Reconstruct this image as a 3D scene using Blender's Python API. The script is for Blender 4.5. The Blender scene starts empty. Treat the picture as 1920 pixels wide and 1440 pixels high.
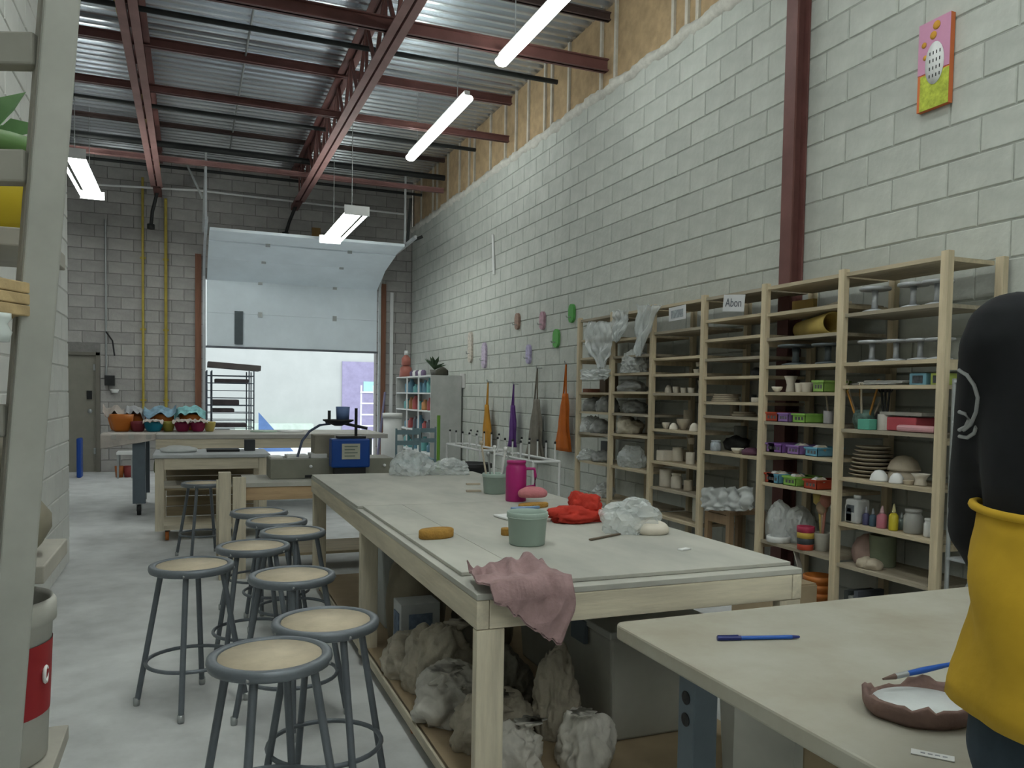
import bpy, math, random
from mathutils import Vector, Matrix, noise
random.seed(7)
sc = bpy.context.scene
col = sc.collection
# ------------------------------------------------------------------ camera
FL, YAW, PITCH, ROLL, CX, CY = 1518.635, .383956, -.0434606, -.016857, 969.608, 807.589
H = 1.40
CF = Vector((math.sin(YAW)*math.cos(PITCH), math.cos(YAW)*math.cos(PITCH), math.sin(PITCH)))
_r = Vector((math.cos(YAW), -math.sin(YAW), 0)); _d = CF.cross(_r)
CR = _r*math.cos(ROLL) + _d*math.sin(ROLL); CD = -_r*math.sin(ROLL) + _d*math.cos(ROLL)
EYE = Vector((0, 0, H))
cam = bpy.data.cameras.new('camera'); co = bpy.data.objects.new('camera', cam); col.objects.link(co)
m3 = Matrix((CR, -CD, -CF)).transposed()
co.matrix_world = Matrix.Translation(EYE) @ m3.to_4x4()
cam.sensor_fit = 'HORIZONTAL'; cam.sensor_width = 36; cam.lens = FL/1920*36
cam.shift_x = (960-CX)/1920; cam.shift_y = (CY-720)/1920
cam.clip_start = .05; cam.clip_end = 200
sc.camera = co
# ------------------------------------------------------------------ world, exposure
w = bpy.data.worlds.new('world'); sc.world = w; w.use_nodes = True
bg = w.node_tree.nodes['Background']; bg.inputs[0].default_value = (.90, .95, 1, 1); bg.inputs[1].default_value = 2.6
sc.view_settings.view_transform = 'Standard'; sc.view_settings.look = 'None'
sc.view_settings.exposure = 0; sc.view_settings.gamma = 1; sc.view_settings.use_curve_mapping = False
TUBE = 22.5            # emission of a fluorescent tube
# ------------------------------------------------------------------ pixel -> place
def ray(px, py): return CF + CR*((px-CX)/FL) + CD*((py-CY)/FL)
def on(px, py, ax, c):
    v = ray(px, py); return EYE + v*((c-EYE[ax])/v[ax])
def at(px, py, zc): return EYE + ray(px, py)*zc
def proj(p):
    q = Vector(p)-EYE; z = q.dot(CF); return CX+FL*q.dot(CR)/z, CY+FL*q.dot(CD)/z, z
# ------------------------------------------------------------------ materials
M = {}
def mat(name, c, rough=.75, var=.10, scale=6, bump=0, metal=0, alpha=1, objvar=0, c2=None, emit=0, spec=.35, stretch=None, detail=4, trans=0):
    if name in M: return M[name]
    m = bpy.data.materials.new(name); m.use_nodes = True; nt = m.node_tree; N = nt.nodes; Lk = nt.links
    b = N['Principled BSDF']
    b.inputs['Roughness'].default_value = rough; b.inputs['Metallic'].default_value = metal
    b.inputs['Alpha'].default_value = alpha; b.inputs['Specular IOR Level'].default_value = spec
    b.inputs['Transmission Weight'].default_value = trans
    if emit:
        b.inputs['Emission Color'].default_value = (*c, 1); b.inputs['Emission Strength'].default_value = emit
    tc = N.new('ShaderNodeTexCoord'); mp = N.new('ShaderNodeMapping'); Lk.new(tc.outputs['Object'], mp.inputs[0])
    if stretch: mp.inputs['Scale'].default_value = stretch
    nz = N.new('ShaderNodeTexNoise'); nz.inputs['Scale'].default_value = scale; nz.inputs['Detail'].default_value = detail; nz.inputs['Roughness'].default_value = .62
    Lk.new(mp.outputs[0], nz.inputs['Vector'])
    rp = N.new('ShaderNodeValToRGB'); e = rp.color_ramp.elements
    a = c if c2 is None else c2
    lo = tuple(max(0, v*(1-var)) for v in a); hi = tuple(min(1, v*(1+var)) for v in c)
    e[0].position = .32; e[1].position = .68; e[0].color = (*lo, 1); e[1].color = (*hi, 1)
    Lk.new(nz.outputs['Fac'], rp.inputs[0]); out = rp.outputs[0]
    if objvar:
        oi = N.new('ShaderNodeObjectInfo'); mr = N.new('ShaderNodeMapRange'); mr.inputs[3].default_value = 1-objvar; mr.inputs[4].default_value = 1+objvar
        Lk.new(oi.outputs['Random'], mr.inputs[0]); mx = N.new('ShaderNodeMix'); mx.data_type = 'RGBA'; mx.blend_type = 'MULTIPLY'; mx.inputs[0].default_value = 1
        Lk.new(out, mx.inputs[6]); Lk.new(mr.outputs[0], mx.inputs[7]); out = mx.outputs[2]
    Lk.new(out, b.inputs['Base Color'])
    if bump:
        n2 = N.new('ShaderNodeTexNoise'); n2.inputs['Scale'].default_value = scale*4; n2.inputs['Detail'].default_value = 6
        Lk.new(mp.outputs[0], n2.inputs['Vector'])
        bp = N.new('ShaderNodeBump'); bp.inputs['Strength'].default_value = bump; bp.inputs['Distance'].default_value = .01
        Lk.new(n2.outputs['Fac'], bp.inputs['Height']); Lk.new(bp.outputs[0], b.inputs['Normal'])
    M[name] = m; return m
def wood(name, c, var=.18, axis=0, objvar=.07, rough=.7, c2=None):
    st = [3, 3, 3]; st[axis] = .25
    return mat(name, c, rough=rough, var=var, scale=9, bump=.15, stretch=tuple(st), objvar=objvar, c2=c2, detail=6)
block_m = mat('concrete_block', (.45, .47, .43), rough=.95, var=.10, scale=5, bump=.5, objvar=.06)
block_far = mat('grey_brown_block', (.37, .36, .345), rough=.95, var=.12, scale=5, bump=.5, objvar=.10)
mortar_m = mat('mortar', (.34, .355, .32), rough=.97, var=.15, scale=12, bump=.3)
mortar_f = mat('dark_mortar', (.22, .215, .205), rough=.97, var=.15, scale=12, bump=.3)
block_w = mat('white_painted_block', (.62, .63, .60), rough=.8, var=.06, scale=4, bump=.3, objvar=.03)
mortar_w = mat('white_painted_mortar', (.50, .51, .48), rough=.85, var=.06)
floor_m = mat('dusty_concrete', (.62, .635, .63), rough=.75, var=.14, scale=2.2, bump=.15, c2=(.53, .545, .54), detail=9)
deck_m = mat('galvanised_deck', (.66, .70, .74), rough=.24, var=.10, scale=1.5, metal=.8, stretch=(.2, 2, 1))
pine_x = wood('pine_along_x', (.58, .525, .405), axis=0); pine_y = wood('pine_along_y', (.58, .525, .405), axis=1); pine_z = wood('pine_along_z', (.58, .525, .405), axis=2)
shelfpine = wood('shelf_pine', (.52, .44, .30), axis=2); shelfboard = wood('shelf_board_pine', (.46, .39, .27), axis=1)
ply = mat('dusty_plywood', (.46, .455, .405), rough=.85, var=.10, scale=2.5, bump=.1, c2=(.41, .41, .37), stretch=(1.2, .5, 1), objvar=.04)
osb = mat('tan_fibreboard', (.40, .285, .16), rough=.9, var=.18, scale=7, bump=.2, objvar=.05)
stripm = mat('light_stud', (.52, .49, .42), rough=.85, var=.15, scale=8)
foam = mat('pale_mortar_bead', (.52, .51, .46), rough=.95, var=.15, scale=10, bump=.6)
redsteel = mat('red_oxide_steel', (.145, .062, .055), rough=.55, var=.16, scale=4)
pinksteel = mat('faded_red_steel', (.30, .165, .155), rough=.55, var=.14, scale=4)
darksteel = mat('dark_brown_steel', (.07, .045, .04), rough=.6, var=.2, scale=4)
blacksteel = mat('black_iron', (.02, .022, .022), rough=.5, var=.2)
greymetal = mat('grey_steel', (.36, .38, .38), rough=.4, var=.1, metal=.5)
galv = mat('galvanised_track', (.50, .53, .55), rough=.4, var=.1, metal=.5)
stoolsteel = mat('blue_grey_enamel', (.145, .165, .185), rough=.38, var=.12, scale=10, metal=.25)
stoolseat = mat('tan_hardboard', (.52, .45, .33), rough=.75, var=.10, scale=14)
white = mat('white_paint', (.72, .73, .72), rough=.6, var=.04)
black = mat('black_plastic', (.015, .016, .017), rough=.5, var=.1)
bag_clear = mat('clear_plastic_film', (.74, .79, .79), rough=.2, var=.06, alpha=.42, spec=.6)
bag_white = mat('milky_plastic_film', (.60, .63, .62), rough=.3, var=.10, alpha=.70, spec=.5)
clay_w = mat('bone_dry_clay', (.68, .63, .54), rough=.9, var=.07, scale=9)
clay_b = mat('buff_clay', (.46, .40, .31), rough=.9, var=.10, scale=9)
def plastic(name, c, rough=.45): return mat(name, c, rough=rough, var=.05, scale=5)
# ------------------------------------------------------------------ mesh builder
class MB:
    def __init__(s): s.v = []; s.f = []; s.sm = []
    def add(s, vs, fs, smooth=False):
        o = len(s.v); s.v += [Vector(v) for v in vs]
        s.f += [tuple(i+o for i in f) for f in fs]; s.sm += [smooth]*len(fs); return s
    def box(s, c, d, rot=None):
        x, y, z = d[0]/2, d[1]/2, d[2]/2; c = Vector(c)
        vs = [Vector((a, b, e)) for e in (-z, z) for b in (-y, y) for a in (-x, x)]
        if rot is not None: vs = [rot @ v for v in vs]
        return s.add([v+c for v in vs], [(0, 2, 3, 1), (4, 5, 7, 6), (0, 1, 5, 4), (2, 6, 7, 3), (0, 4, 6, 2), (1, 3, 7, 5)])
    def b2(s, x0, x1, y0, y1, z0, z1): return s.box(((x0+x1)/2, (y0+y1)/2, (z0+z1)/2), (x1-x0, y1-y0, z1-z0))
    def bar(s, p, q, wd, ht, up=(0, 0, 1)):
        p, q = Vector(p), Vector(q); d = (q-p); L = d.length; d.normalize(); up = Vector(up)
        x = d.cross(up)
        if x.length < 1e-4: x = d.cross(Vector((1, 0, 0)))
        x.normalize(); z = x.cross(d)
        return s.box((p+q)/2, (wd, L, ht), Matrix((x, d, z)).transposed())
    def tube(s, pts, r, seg=8, cap=True):
        pts = [Vector(p) for p in pts]; n = len(pts); rs = r if isinstance(r, (list, tuple)) else [r]*n
        vs = []; fs = []; ref = None
        for i, p in enumerate(pts):
            t = (pts[min(i+1, n-1)]-pts[max(i-1, 0)]).normalized()
            if ref is None: ref = Vector((0, 0, 1)) if abs(t.z) < .9 else Vector((1, 0, 0))
            x = t.cross(ref).normalized(); y = t.cross(x); ref = -y if False else ref
            for k in range(seg):
                a = 2*math.pi*k/seg; vs.append(p+(x*math.cos(a)+y*math.sin(a))*rs[i])
        for i in range(n-1):
            for k in range(seg):
                k2 = (k+1) % seg; fs.append((i*seg+k, i*seg+k2, (i+1)*seg+k2, (i+1)*seg+k))
        s.add(vs, fs, True)
        if cap:
            s.add(vs[:seg], [tuple(range(seg))[::-1]]); s.add(vs[-seg:], [tuple(range(seg))])
        return s
    def ring(s, c, R, r, seg=28, rs=7, axis=2):
        vs = []; fs = []
        for i in range(seg):
            a = 2*math.pi*i/seg
            for k in range(rs):
                b = 2*math.pi*k/rs; q = R+r*math.cos(b); p = [q*math.cos(a), q*math.sin(a), r*math.sin(b)]
                if axis == 0: p = [p[2], p[0], p[1]]
                if axis == 1: p = [p[0], p[2], p[1]]
                vs.append(Vector(c)+Vector(p))
        for i in range(seg):
            for k in range(rs):
                i2 = (i+1) % seg; k2 = (k+1) % rs; fs.append((i*rs+k, i2*rs+k, i2*rs+k2, i*rs+k2))
        return s.add(vs, fs, True)
    def lathe(s, prof, c=(0, 0, 0), seg=24, smooth=True, axis=2, sx=1, sy=1):
        vs = []; fs = []; c = Vector(c)
        for (r, z) in prof:
            for k in range(seg):
                a = 2*math.pi*k/seg; p = Vector((r*math.cos(a)*sx, r*math.sin(a)*sy, z))
                if axis == 0: p = Vector((p.z, p.x, p.y))
                if axis == 1: p = Vector((p.x, p.z, p.y))
                vs.append(p+c)
        for i in range(len(prof)-1):
            for k in range(seg):
                k2 = (k+1) % seg; fs.append((i*seg+k, i*seg+k2, (i+1)*seg+k2, (i+1)*seg+k))
        fs.append(tuple(range(seg))[::-1]); fs.append(tuple((len(prof)-1)*seg+k for k in range(seg)))
        return s.add(vs, fs, smooth)
    def loft(s, secs, seg=28, ripple=0, rn=7, seed=0, smooth=True, cap=True):
        # secs: (centre, rx, ry) horizontal ellipses
        vs = []; fs = []
        for i, (c, rx, ry) in enumerate(secs):
            for k in range(seg):
                a = 2*math.pi*k/seg
                q = 1+ripple*(math.sin(a*rn+seed+i*.25)+.6*noise.noise(Vector((math.cos(a)*2, math.sin(a)*2, i*.5+seed)))) if ripple else 1
                vs.append(Vector(c)+Vector((rx*math.cos(a)*q, ry*math.sin(a)*q, 0)))
        for i in range(len(secs)-1):
            for k in range(seg):
                k2 = (k+1) % seg; fs.append((i*seg+k, i*seg+k2, (i+1)*seg+k2, (i+1)*seg+k))
        if cap: fs.append(tuple(range(seg))[::-1]); fs.append(tuple((len(secs)-1)*seg+k for k in range(seg)))
        return s.add(vs, fs, smooth)
    def blob(s, c, d, seed=0, amp=.25, freq=2.2, sub=3, flat=True, ridge=True, smooth=True):
        import bmesh
        bm = bmesh.new(); bmesh.ops.create_icosphere(bm, subdivisions=sub, radius=1)
        vs = []
        for v in bm.verts:
            p = v.co.copy(); an = seed*1.3
            pf = Vector((p.x*math.cos(an)+p.y*math.sin(an), (p.y*math.cos(an)-p.x*math.sin(an))*1.9, p.z*(.7+.9*(seed % 3)/2)))
            q = pf+.35*Vector((noise.noise(p*2.3+Vector((seed, 0, 0))), noise.noise(p*2.3+Vector((0, seed, 5))), noise.noise(p*2.3+Vector((9, 1, seed)))))
            if ridge:
                r1 = 1-2*math.sqrt(noise.noise(q*freq+Vector((seed*7.1, seed*3.3, seed)))**2+.004); r2 = 1-2*math.sqrt(noise.noise(q*freq*2.2+Vector((seed*1.7, 9, seed*5)))**2+.02)
                n = .9*noise.noise(p*1.3+Vector((seed*2.2, 4, 1)))+.80*(r1-.45)+.34*(r2-.45)
            else: n = noise.noise(p*freq+Vector((seed, 1, 2)))
            p *= 1+amp*n
            if flat and p.z < -.5: p.z = -.5-(p.z+.5)*.02
            vs.append(Vector((p.x*d[0]/2, p.y*d[1]/2, (p.z+.5)*d[2]/1.5))+Vector(c))
        fs = [tuple(v.index for v in f.verts) for f in bm.faces]; bm.free()
        return s.add(vs, fs, smooth)
    def grid(s, fn, nu, nv, th=.002, smooth=True):
        P = [[Vector(fn(i/nu, j/nv)) for j in range(nv+1)] for i in range(nu+1)]
        nrm = (P[nu][0]-P[0][0]).cross(P[0][nv]-P[0][0]).normalized()*th
        flat = [p for r_ in P for p in r_]; n = len(flat); W = nv+1
        vs = flat+[p+nrm for p in flat]; fs = []
        for i in range(nu):
            for j in range(nv):
                a, b, c, d = i*W+j, (i+1)*W+j, (i+1)*W+j+1, i*W+j+1
                fs += [(a, d, c, b), (a+n, b+n, c+n, d+n)]
        ed = [j for j in range(W)]+[i*W+nv for i in range(1, nu+1)]+[nu*W+j for j in range(nv-1, -1, -1)]+[i*W for i in range(nu-1, 0, -1)]
        for k in range(len(ed)):
            a, b = ed[k], ed[(k+1) % len(ed)]; fs.append((a, b, b+n, a+n))
        return s.add(vs, fs, smooth)
    def mesh(s, name):
        me = bpy.data.meshes.new(name); me.from_pydata([tuple(v) for v in s.v], [], s.f); me.polygons.foreach_set('use_smooth', s.sm); me.update()
        return me
    def build(s, name, m, parent=None, world=True, bevel=0, loc=None):
        """link as ONE object. world: vertices are world coordinates (moved to the parent's or own origin)"""
        o0 = Vector((0, 0, 0))
        if parent is not None and world: o0 = wl(parent)
        elif parent is None and world:
            o0 = Vector(loc) if loc is not None else Vector((sum(v.x for v in s.v)/len(s.v), sum(v.y for v in s.v)/len(s.v), min(v.z for v in s.v)))
        if o0.length: s.v = [v-o0 for v in s.v]
        me = s.mesh(name); o = bpy.data.objects.new(name, me); col.objects.link(o)
        me.materials.append(m)
        if parent is not None: o.parent = parent; WL[o.name] = wl(parent)
        else: o.location = o0 if world else (loc or (0, 0, 0)); WL[o.name] = Vector(o.location)
        if bevel:
            b = o.modifiers.new('bevel', 'BEVEL'); b.width = bevel; b.segments = 2; b.limit_method = 'ANGLE'; b.angle_limit = .6
        return o
WL = {}
def wl(o): return WL.get(o.name, Vector(o.location))
def tag(o, label, cat, group=None, kind=None):
    o['label'] = label; o['category'] = cat
    if group: o['group'] = group
    if kind: o['kind'] = kind
    return o
def thing(name, label, cat, loc=(0, 0, 0), rz=0, group=None):
    o = bpy.data.objects.new(name, None); o.empty_display_size = .1; col.objects.link(o); o.location = loc; o.rotation_euler = (0, 0, rz)
    WL[o.name] = Vector(loc); return tag(o, label, cat, group)
def struct(o): o['kind'] = 'structure'; return o
def dup(root, loc, rz, label, group=None):
    r = root.copy(); col.objects.link(r); r.location = loc; r.rotation_euler = (0, 0, rz); r['label'] = label
    if group: r['group'] = group
    for ch in list(root.children):
        c = ch.copy(); col.objects.link(c); c.parent = r
        for g in list(ch.children):
            d = g.copy(); col.objects.link(d); d.parent = c
    return r
# ================================================================== STRUCTURE
XW, YF, ZD = 3.92, 15.2, 5.39
XL, YB = -4.6, -3.0
struct(MB().b2(XL-.2, XW+.3, YB-.2, YF+.3, -.2, 0).build('floor', floor_m))
# --- block walls: a recessed mortar slab and proud blocks
CH, BLn = 4.5/23, 4.5/23*2
def block_mesh(name, L, Hh, D=.05, j=.010, c=.005):
    """a block lying in the plane u,z with its face toward -n (n local +y)"""
    L -= j; Hh -= j; v = []; 
    for y, k in ((D, 0), (c, 0), (0, c)):
        v += [(-L/2+k, y, -Hh/2+k), (L/2-k, y, -Hh/2+k), (L/2-k, y, Hh/2-k), (-L/2+k, y, Hh/2-k)]
    f = [(8, 9, 10, 11)]
    for a in (0, 4):
        for k in range(4): f.append((a+k, a+(k+1) % 4, a+4+(k+1) % 4, a+4+k))
    return v, f
def lay(wall, name, o0, u, n, cells, m, limit=300):
    """cells: list of (centre u, centre z, length, height)"""
    rot = Matrix((u, n, Vector((0, 0, 1)))).transposed()
    rank = []
    for cu, cz, L, Hh in cells:
        c = o0+u*cu+Vector((0, 0, cz)); px, py, zc = proj(c)
        vis = zc > .5 and -60 < px < 1980 and -60 < py < 1500
        rank.append(((1/zc if vis else 0)*L*Hh, cu, cz, L, Hh))
    rank.sort(key=lambda t: -t[0]); cache = {}; rest = MB(); w0 = wl(wall)
    for i, (s_, cu, cz, L, Hh) in enumerate(rank):
        key = (round(L, 3), round(Hh, 3))
        c = o0+u*cu+Vector((0, 0, cz))
        if i < limit and s_ > 0:
            if key not in cache:
                v, f = block_mesh(name, L, Hh); me = bpy.data.meshes.new(name); me.from_pydata(v, [], f); me.materials.append(m); cache[key] = me
            o = bpy.data.objects.new(name, cache[key]); col.objects.link(o); o.parent = wall
            o.matrix_basis = Matrix.Translation(c-w0+n*random.uniform(0, .003)) @ rot.to_4x4()
        else:
            v, f = block_mesh(name, L, Hh); rest.add([c+rot @ Vector(p) for p in v], f)
    if rest.v:
        o = rest.build(name+'_field', m, wall); o['kind'] = 'stuff'
def bond(u0, u1, z0, z1, holes=(), off=0):
    out = []; k = 0; z = z0
    while z+CH/2 < z1+1e-6:
        h = min(CH, z1-z); u = u0-((k % 2)*BLn/2+off)
        while u < u1:
            spans = [(max(u, u0), min(u+BLn, u1))]
            for (a, b, c, d) in holes:
                if z+h > c+.02 and z < d-.02:
                    ns = []
                    for p, q in spans:
                        if q <= a or p >= b: ns.append((p, q))
                        else:
                            if p < a: ns.append((p, a))
                            if q > b: ns.append((b, q))
                    spans = ns
            for p, q in spans:
                if q-p > .05: out.append(((p+q)/2, z+h/2, q-p, h))
            u += BLn
        z += CH; k += 1
    return out
wr = struct(MB().b2(XW+.008, XW+.22, YB, YF+.2, 0, 4.5).build('wall_right', mortar_m))
lay(wr, 'block', Vector((XW, 0, 0)), Vector((0, -1, 0)), Vector((1, 0, 0)), [(-a, b, c, d) for a, b, c, d in bond(YB, YF, 0, 4.5, off=.1)], block_m)
# far wall with the roll-up door opening and the steel door
DX0, DX1, DH = .25, 3.25, 3.35
D2A, D2B, D2H = -2.35, -1.40, 2.0
fw = MB().b2(XL, D2A, YF+.008, YF+.2, 0, ZD+.1).b2(D2B, DX0, YF+.008, YF+.2, 0, ZD+.1).b2(D2A, D2B, YF+.008, YF+.2, D2H, ZD+.1)
fw.b2(DX1, XW, YF+.008, YF+.2, 0, ZD+.1).b2(DX0, DX1, YF+.008, YF+.2, DH, ZD+.1)
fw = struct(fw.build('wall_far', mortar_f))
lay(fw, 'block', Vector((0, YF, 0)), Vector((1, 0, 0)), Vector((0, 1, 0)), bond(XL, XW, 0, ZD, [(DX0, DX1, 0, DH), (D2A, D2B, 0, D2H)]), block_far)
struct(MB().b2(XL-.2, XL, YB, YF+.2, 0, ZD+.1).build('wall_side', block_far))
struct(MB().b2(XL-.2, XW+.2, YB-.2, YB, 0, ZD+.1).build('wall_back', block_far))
# white painted partition at the left of the view
wlft = struct(MB().b2(-1.12, -.908, YB, 7.35, 0, ZD-.02).build('wall_left', mortar_w))
lay(wlft, 'block', Vector((-.90, 0, 0)), Vector((0, 1, 0)), Vector((-1, 0, 0)), bond(2.5, 7.35, 0, ZD-.05), block_w)
# boarded band above the block wall: boards between pale studs, and the lumpy mortar bead
ub = struct(MB().b2(XW+.10, XW+.22, YB, YF, 4.5, ZD+.1).build('wall_upper', osb))
stx = [1310, 1290, 1264, 1155, 1128, 1067, 1035, 1022, 991, 968, 948, 920, 890, 880, 862, 840, 820, 812, 790, 775, 764]
ys = sorted([on(x, 480-.47*(x-640)*1.0 if False else max(0, 733-(x-364)*.80), 0, XW+.06).y for x in stx])
ys = [1.0, 1.25, 2.4, 2.65, 3.7, 3.95] + [y for y in ys if y > 4.3]
yp = YB
for y in ys+[YF]:
    if y-yp > .12:
        MB().b2(XW+.07, XW+.10, yp+.012, y-.012, 4.5, ZD).build('board', osb, ub)
    yp = y
for y in ys: MB().b2(XW+.045, XW+.10, y-.022, y+.022, 4.5, ZD).build('stud', stripm, ub)
tb = MB(); n = 260
def bead(u, v):
    y = YB+(YF-YB)*u; a = v*math.pi
    r = .055+.022*noise.noise(Vector((y*5, v*2, 3)))+.018*noise.noise(Vector((y*17, v*4, 8)))
    return (XW+.05-r*1.5*math.sin(a), y, 4.5+.01-r*1.25*math.cos(a))
tb.grid(bead, n, 6, .01)
struct(tb.build('trim_1', foam))
# corrugated roof deck, ribs run across the room
mb = MB(); y = YB; pr = []
while y < YF+.2:
    pr += [(y, ZD), (y+.045, ZD), (y+.065, ZD+.075), (y+.135, ZD+.075)]; y += .155
vs = [(x, a, b) for (a, b) in pr for x in (XL, XW+.2)]
mb.add(vs, [(2*i, 2*i+1, 2*i+3, 2*i+2) for i in range(len(pr)-1)])
mb.b2(XL, XW+.2, YB, YF+.2, ZD+.09, ZD+.2)
struct(mb.build('ceiling', deck_m))
# --- steel roof: two lattice girders along the room
def girder(X, label):
    zt, zb, y0, y1 = 5.25, 4.66, YB+.3, 14.5
    t = thing('roof_girder', label, 'girder', (X, 6, zb))
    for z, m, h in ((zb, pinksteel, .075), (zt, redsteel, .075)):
        for s in (-1, 1):
            a = MB().b2(X+s*.018-(.07 if s < 0 else 0), X+s*.018+(.07 if s > 0 else 0), y0, y1, z, z+.012)
            a.b2(X+s*.018-.006, X+s*.018+.006, y0, y1, z, z+h)
            a.build('bottom_chord' if z == zb else 'top_chord', m, t)
    y = y0+.2; k = 0
    while y+.45 < y1:
        p, q = ((X, y, zb+.04), (X, y+.45, zt+.03)); 
        if k % 2: p, q = (X, y, zt+.03), (X, y+.45, zb+.04)
        MB().bar(p, q, .035, .035).build('web_bar', redsteel, t)
        if k % 2 == 0: MB().bar((X, y+.45, zb+.04), (X, y+.45, zt), .03, .03).build('web_post', redsteel, t)
        y += .45; k += 1
    MB().b2(X-.07, X+.07, y1, YF+.0, zt-.02, zt+.09).build('end_bearing', redsteel, t)
    MB().b2(X-.01, X+.01, y1-.02, y1+.02, zb-.0, zt).build('end_post', redsteel, t)
    return t
gd_r = girder(1.74, 'faded red lattice roof girder right of the middle, over the roll-up door')
gd_l = girder(-.50, 'faded red lattice roof girder at the left, over the yellow pipes')
def purlin(px, py, m, h, wd, label, pipe=False, cat='beam', X1=3.93):
    p = on(px, py, 0, 3.85); mb = MB()
    if pipe: mb.tube([(XL, p.y, p.z), (X1, p.y, p.z)], h/2, 10)
    else:
        mb.b2(XL, X1, p.y-wd/2, p.y+wd/2, p.z-h/2, p.z-h/2+.012); mb.b2(XL, X1, p.y-wd/2, p.y+wd/2, p.z+h/2-.012, p.z+h/2); mb.b2(XL, X1, p.y-.012, p.y+.012, p.z-h/2, p.z+h/2)
    tag(mb.build('roof_pipe' if pipe else 'roof_purlin', m, loc=(XL, p.y, p.z-h/2)), label, 'pipe' if pipe else cat)
purlin(1125, 122, redsteel, .12, .09, 'brown-red lower roof beam nearest the camera, ending below the near lamp')
purlin(1130, 30, darksteel, .08, .07, 'dark upper roof beam nearest the camera, at the top edge')
purlin(1033, 152, blacksteel, .055, .05, 'thin black pipe across the roof, beside the near end of the long lamp', True)
purlin(948, 188, redsteel, .10, .08, 'brown-red upper roof beam second from the camera')
purlin(943, 260, redsteel, .08, .07, 'thin red lower roof beam second from the camera, above the middle lamp')
purlin(882, 280, blacksteel, .055, .05, 'thin black pipe across the roof, under the middle lamp', True)
purlin(825, 300, darksteel, .06, .06, 'dark upper roof beam third from the camera')
purlin(825, 333, blacksteel, .09, .09, 'thick black sprinkler main across the far part of the roof', True)
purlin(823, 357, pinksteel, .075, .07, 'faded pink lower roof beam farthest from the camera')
purlin(783, 365, blacksteel, .05, .05, 'thin black pipe closest to the far block wall', True)
for Y in (4.5, 1.5, -1.5):
    MBp = MB().b2(XL, 3.93, Y-.045, Y+.045, 4.70, 4.82); tag(MBp.build('roof_purlin', redsteel), 'brown-red lower roof beam above the camera, %s' % {4.5: 'in front of it', 1.5: 'over it', -1.5: 'behind it'}[Y], 'beam')
# hangers between deck and purlins (thin light rods)
for px in (432, 450, 476):
    pass
rod = MB(); a = on(478, 0, 2, 5.30); b = on(430, 285, 2, 5.30)
tag(MB().tube([a, b], .012, 8).build('ceiling_conduit', greymetal), 'thin pale conduit running along the deck between the girders', 'conduit')
# red steel column on the right wall
p = on(1490, 300, 0, 3.86); cY = p.y
t = thing('steel_column', 'dark red steel column standing against the right block wall', 'column', (3.86, cY, 0))
MB().b2(3.80, 3.815, cY-.055, cY+.055, 0, ZD).build('flange', redsteel, t); MB().b2(3.815, 3.90, cY-.008, cY+.008, 0, ZD).build('web', redsteel, t)
MB().b2(3.90, 3.915, cY-.055, cY+.055, 0, ZD).build('flange', redsteel, t)
tag(MB().tube([on(1473, 200, 0, 3.90), on(1466, 500, 0, 3.90)], .012, 8).build('black_conduit', black), 'thin black conduit left of the red steel column', 'conduit')
tag(MB().tube([on(924, 440, 0, 3.90), on(926, 515, 0, 3.90)], .018, 8).build('wall_conduit', white), 'short pale vertical conduit high on the right block wall', 'conduit')
# --- lamps
tube_m = mat('lit_tube', (.95, 1, .96), var=0, emit=TUBE)
lens_m = mat('lit_lens', (.95, 1, .97), var=0, emit=TUBE*.7)
def strip_lamp(x, y0, y1, z, label, wide=False):
    t = thing('strip_lamp', label, 'lamp', (x, (y0+y1)/2, z), group='fluorescent strip lamps')
    hw = .16 if wide else .065
    hh_ = .085 if wide else .032
    MB().b2(x-hh_, x+hh_, y0, y1, z+.022, z+.09).build('housing', white, t, bevel=.008)
    xs = [-.13, -.045, .045, .13] if wide else [-.028, .028]
    if wide:
        for y in (y0, y1): MB().b2(x-hw, x+hw, y-.008, y+.008, z-.03, z+.09).build('end_cap', white, t)
        for q in xs: MB().tube([(x+q, y0+.03, z-.005), (x+q, y1-.03, z-.005)], .019, 10).build('tube', tube_m, t)
    else:
        mb = MB(); seg = 16; pr = [(hw*math.cos(-.75+(math.pi+1.5)*k/seg), -.012-.045*math.sin(-.75+(math.pi+1.5)*k/seg)) for k in range(seg+1)]
        vs = [(x+a, y, z+.02+b) for y in (y0, y1) for a, b in pr]; n = seg+1
        mb.add(vs, [(k, k+1, n+k+1, n+k) for k in range(seg)]+[tuple(range(n)), tuple(range(n, 2*n))[::-1]], True)
        mb.build('diffuser', lens_m, t)
    for y in (y0+.35, y1-.35): MB().tube([(x, y, z+.09), (x, y, ZD)], .005, 6).build('hanger', greymetal, t)
    return t
strip_lamp(2.74, 4.95, 7.34, 4.55, 'long lit strip lamp at the top edge, nearest of the two over the right wall')
strip_lamp(2.74, 8.36, 10.76, 4.55, 'lit strip lamp under the deck, middle one along the right wall')
strip_lamp(1.98, 10.5, 12.66, 3.7, 'wide four-tube lamp hanging above the roll-up door', True)
strip_lamp(-1.33, 11.2, 13.5, 4.2, 'wide four-tube lamp hanging at the far left', True)
strip_lamp(2.74, 1.5, 3.9, 4.55, 'strip lamp above the tall shelves, out of view over the near table')
strip_lamp(.5, 1.5, 4.0, 4.4, 'four-tube lamp over the stools', True)
strip_lamp(.2, -2.4, .1, 3.9, 'added four-tube fill lamp behind the camera', True)  # unseen lamp added as front fill, hung low for more sideways light
strip_lamp(2.2, -2.4, .1, 3.9, 'added four-tube fill lamp behind the camera on the right', True)  # second unseen lamp, added to brighten the faces turned to the camera
strip_lamp(-2.9, 5.0, 7.5, 4.4, 'four-tube lamp behind the white partition', True)
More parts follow.
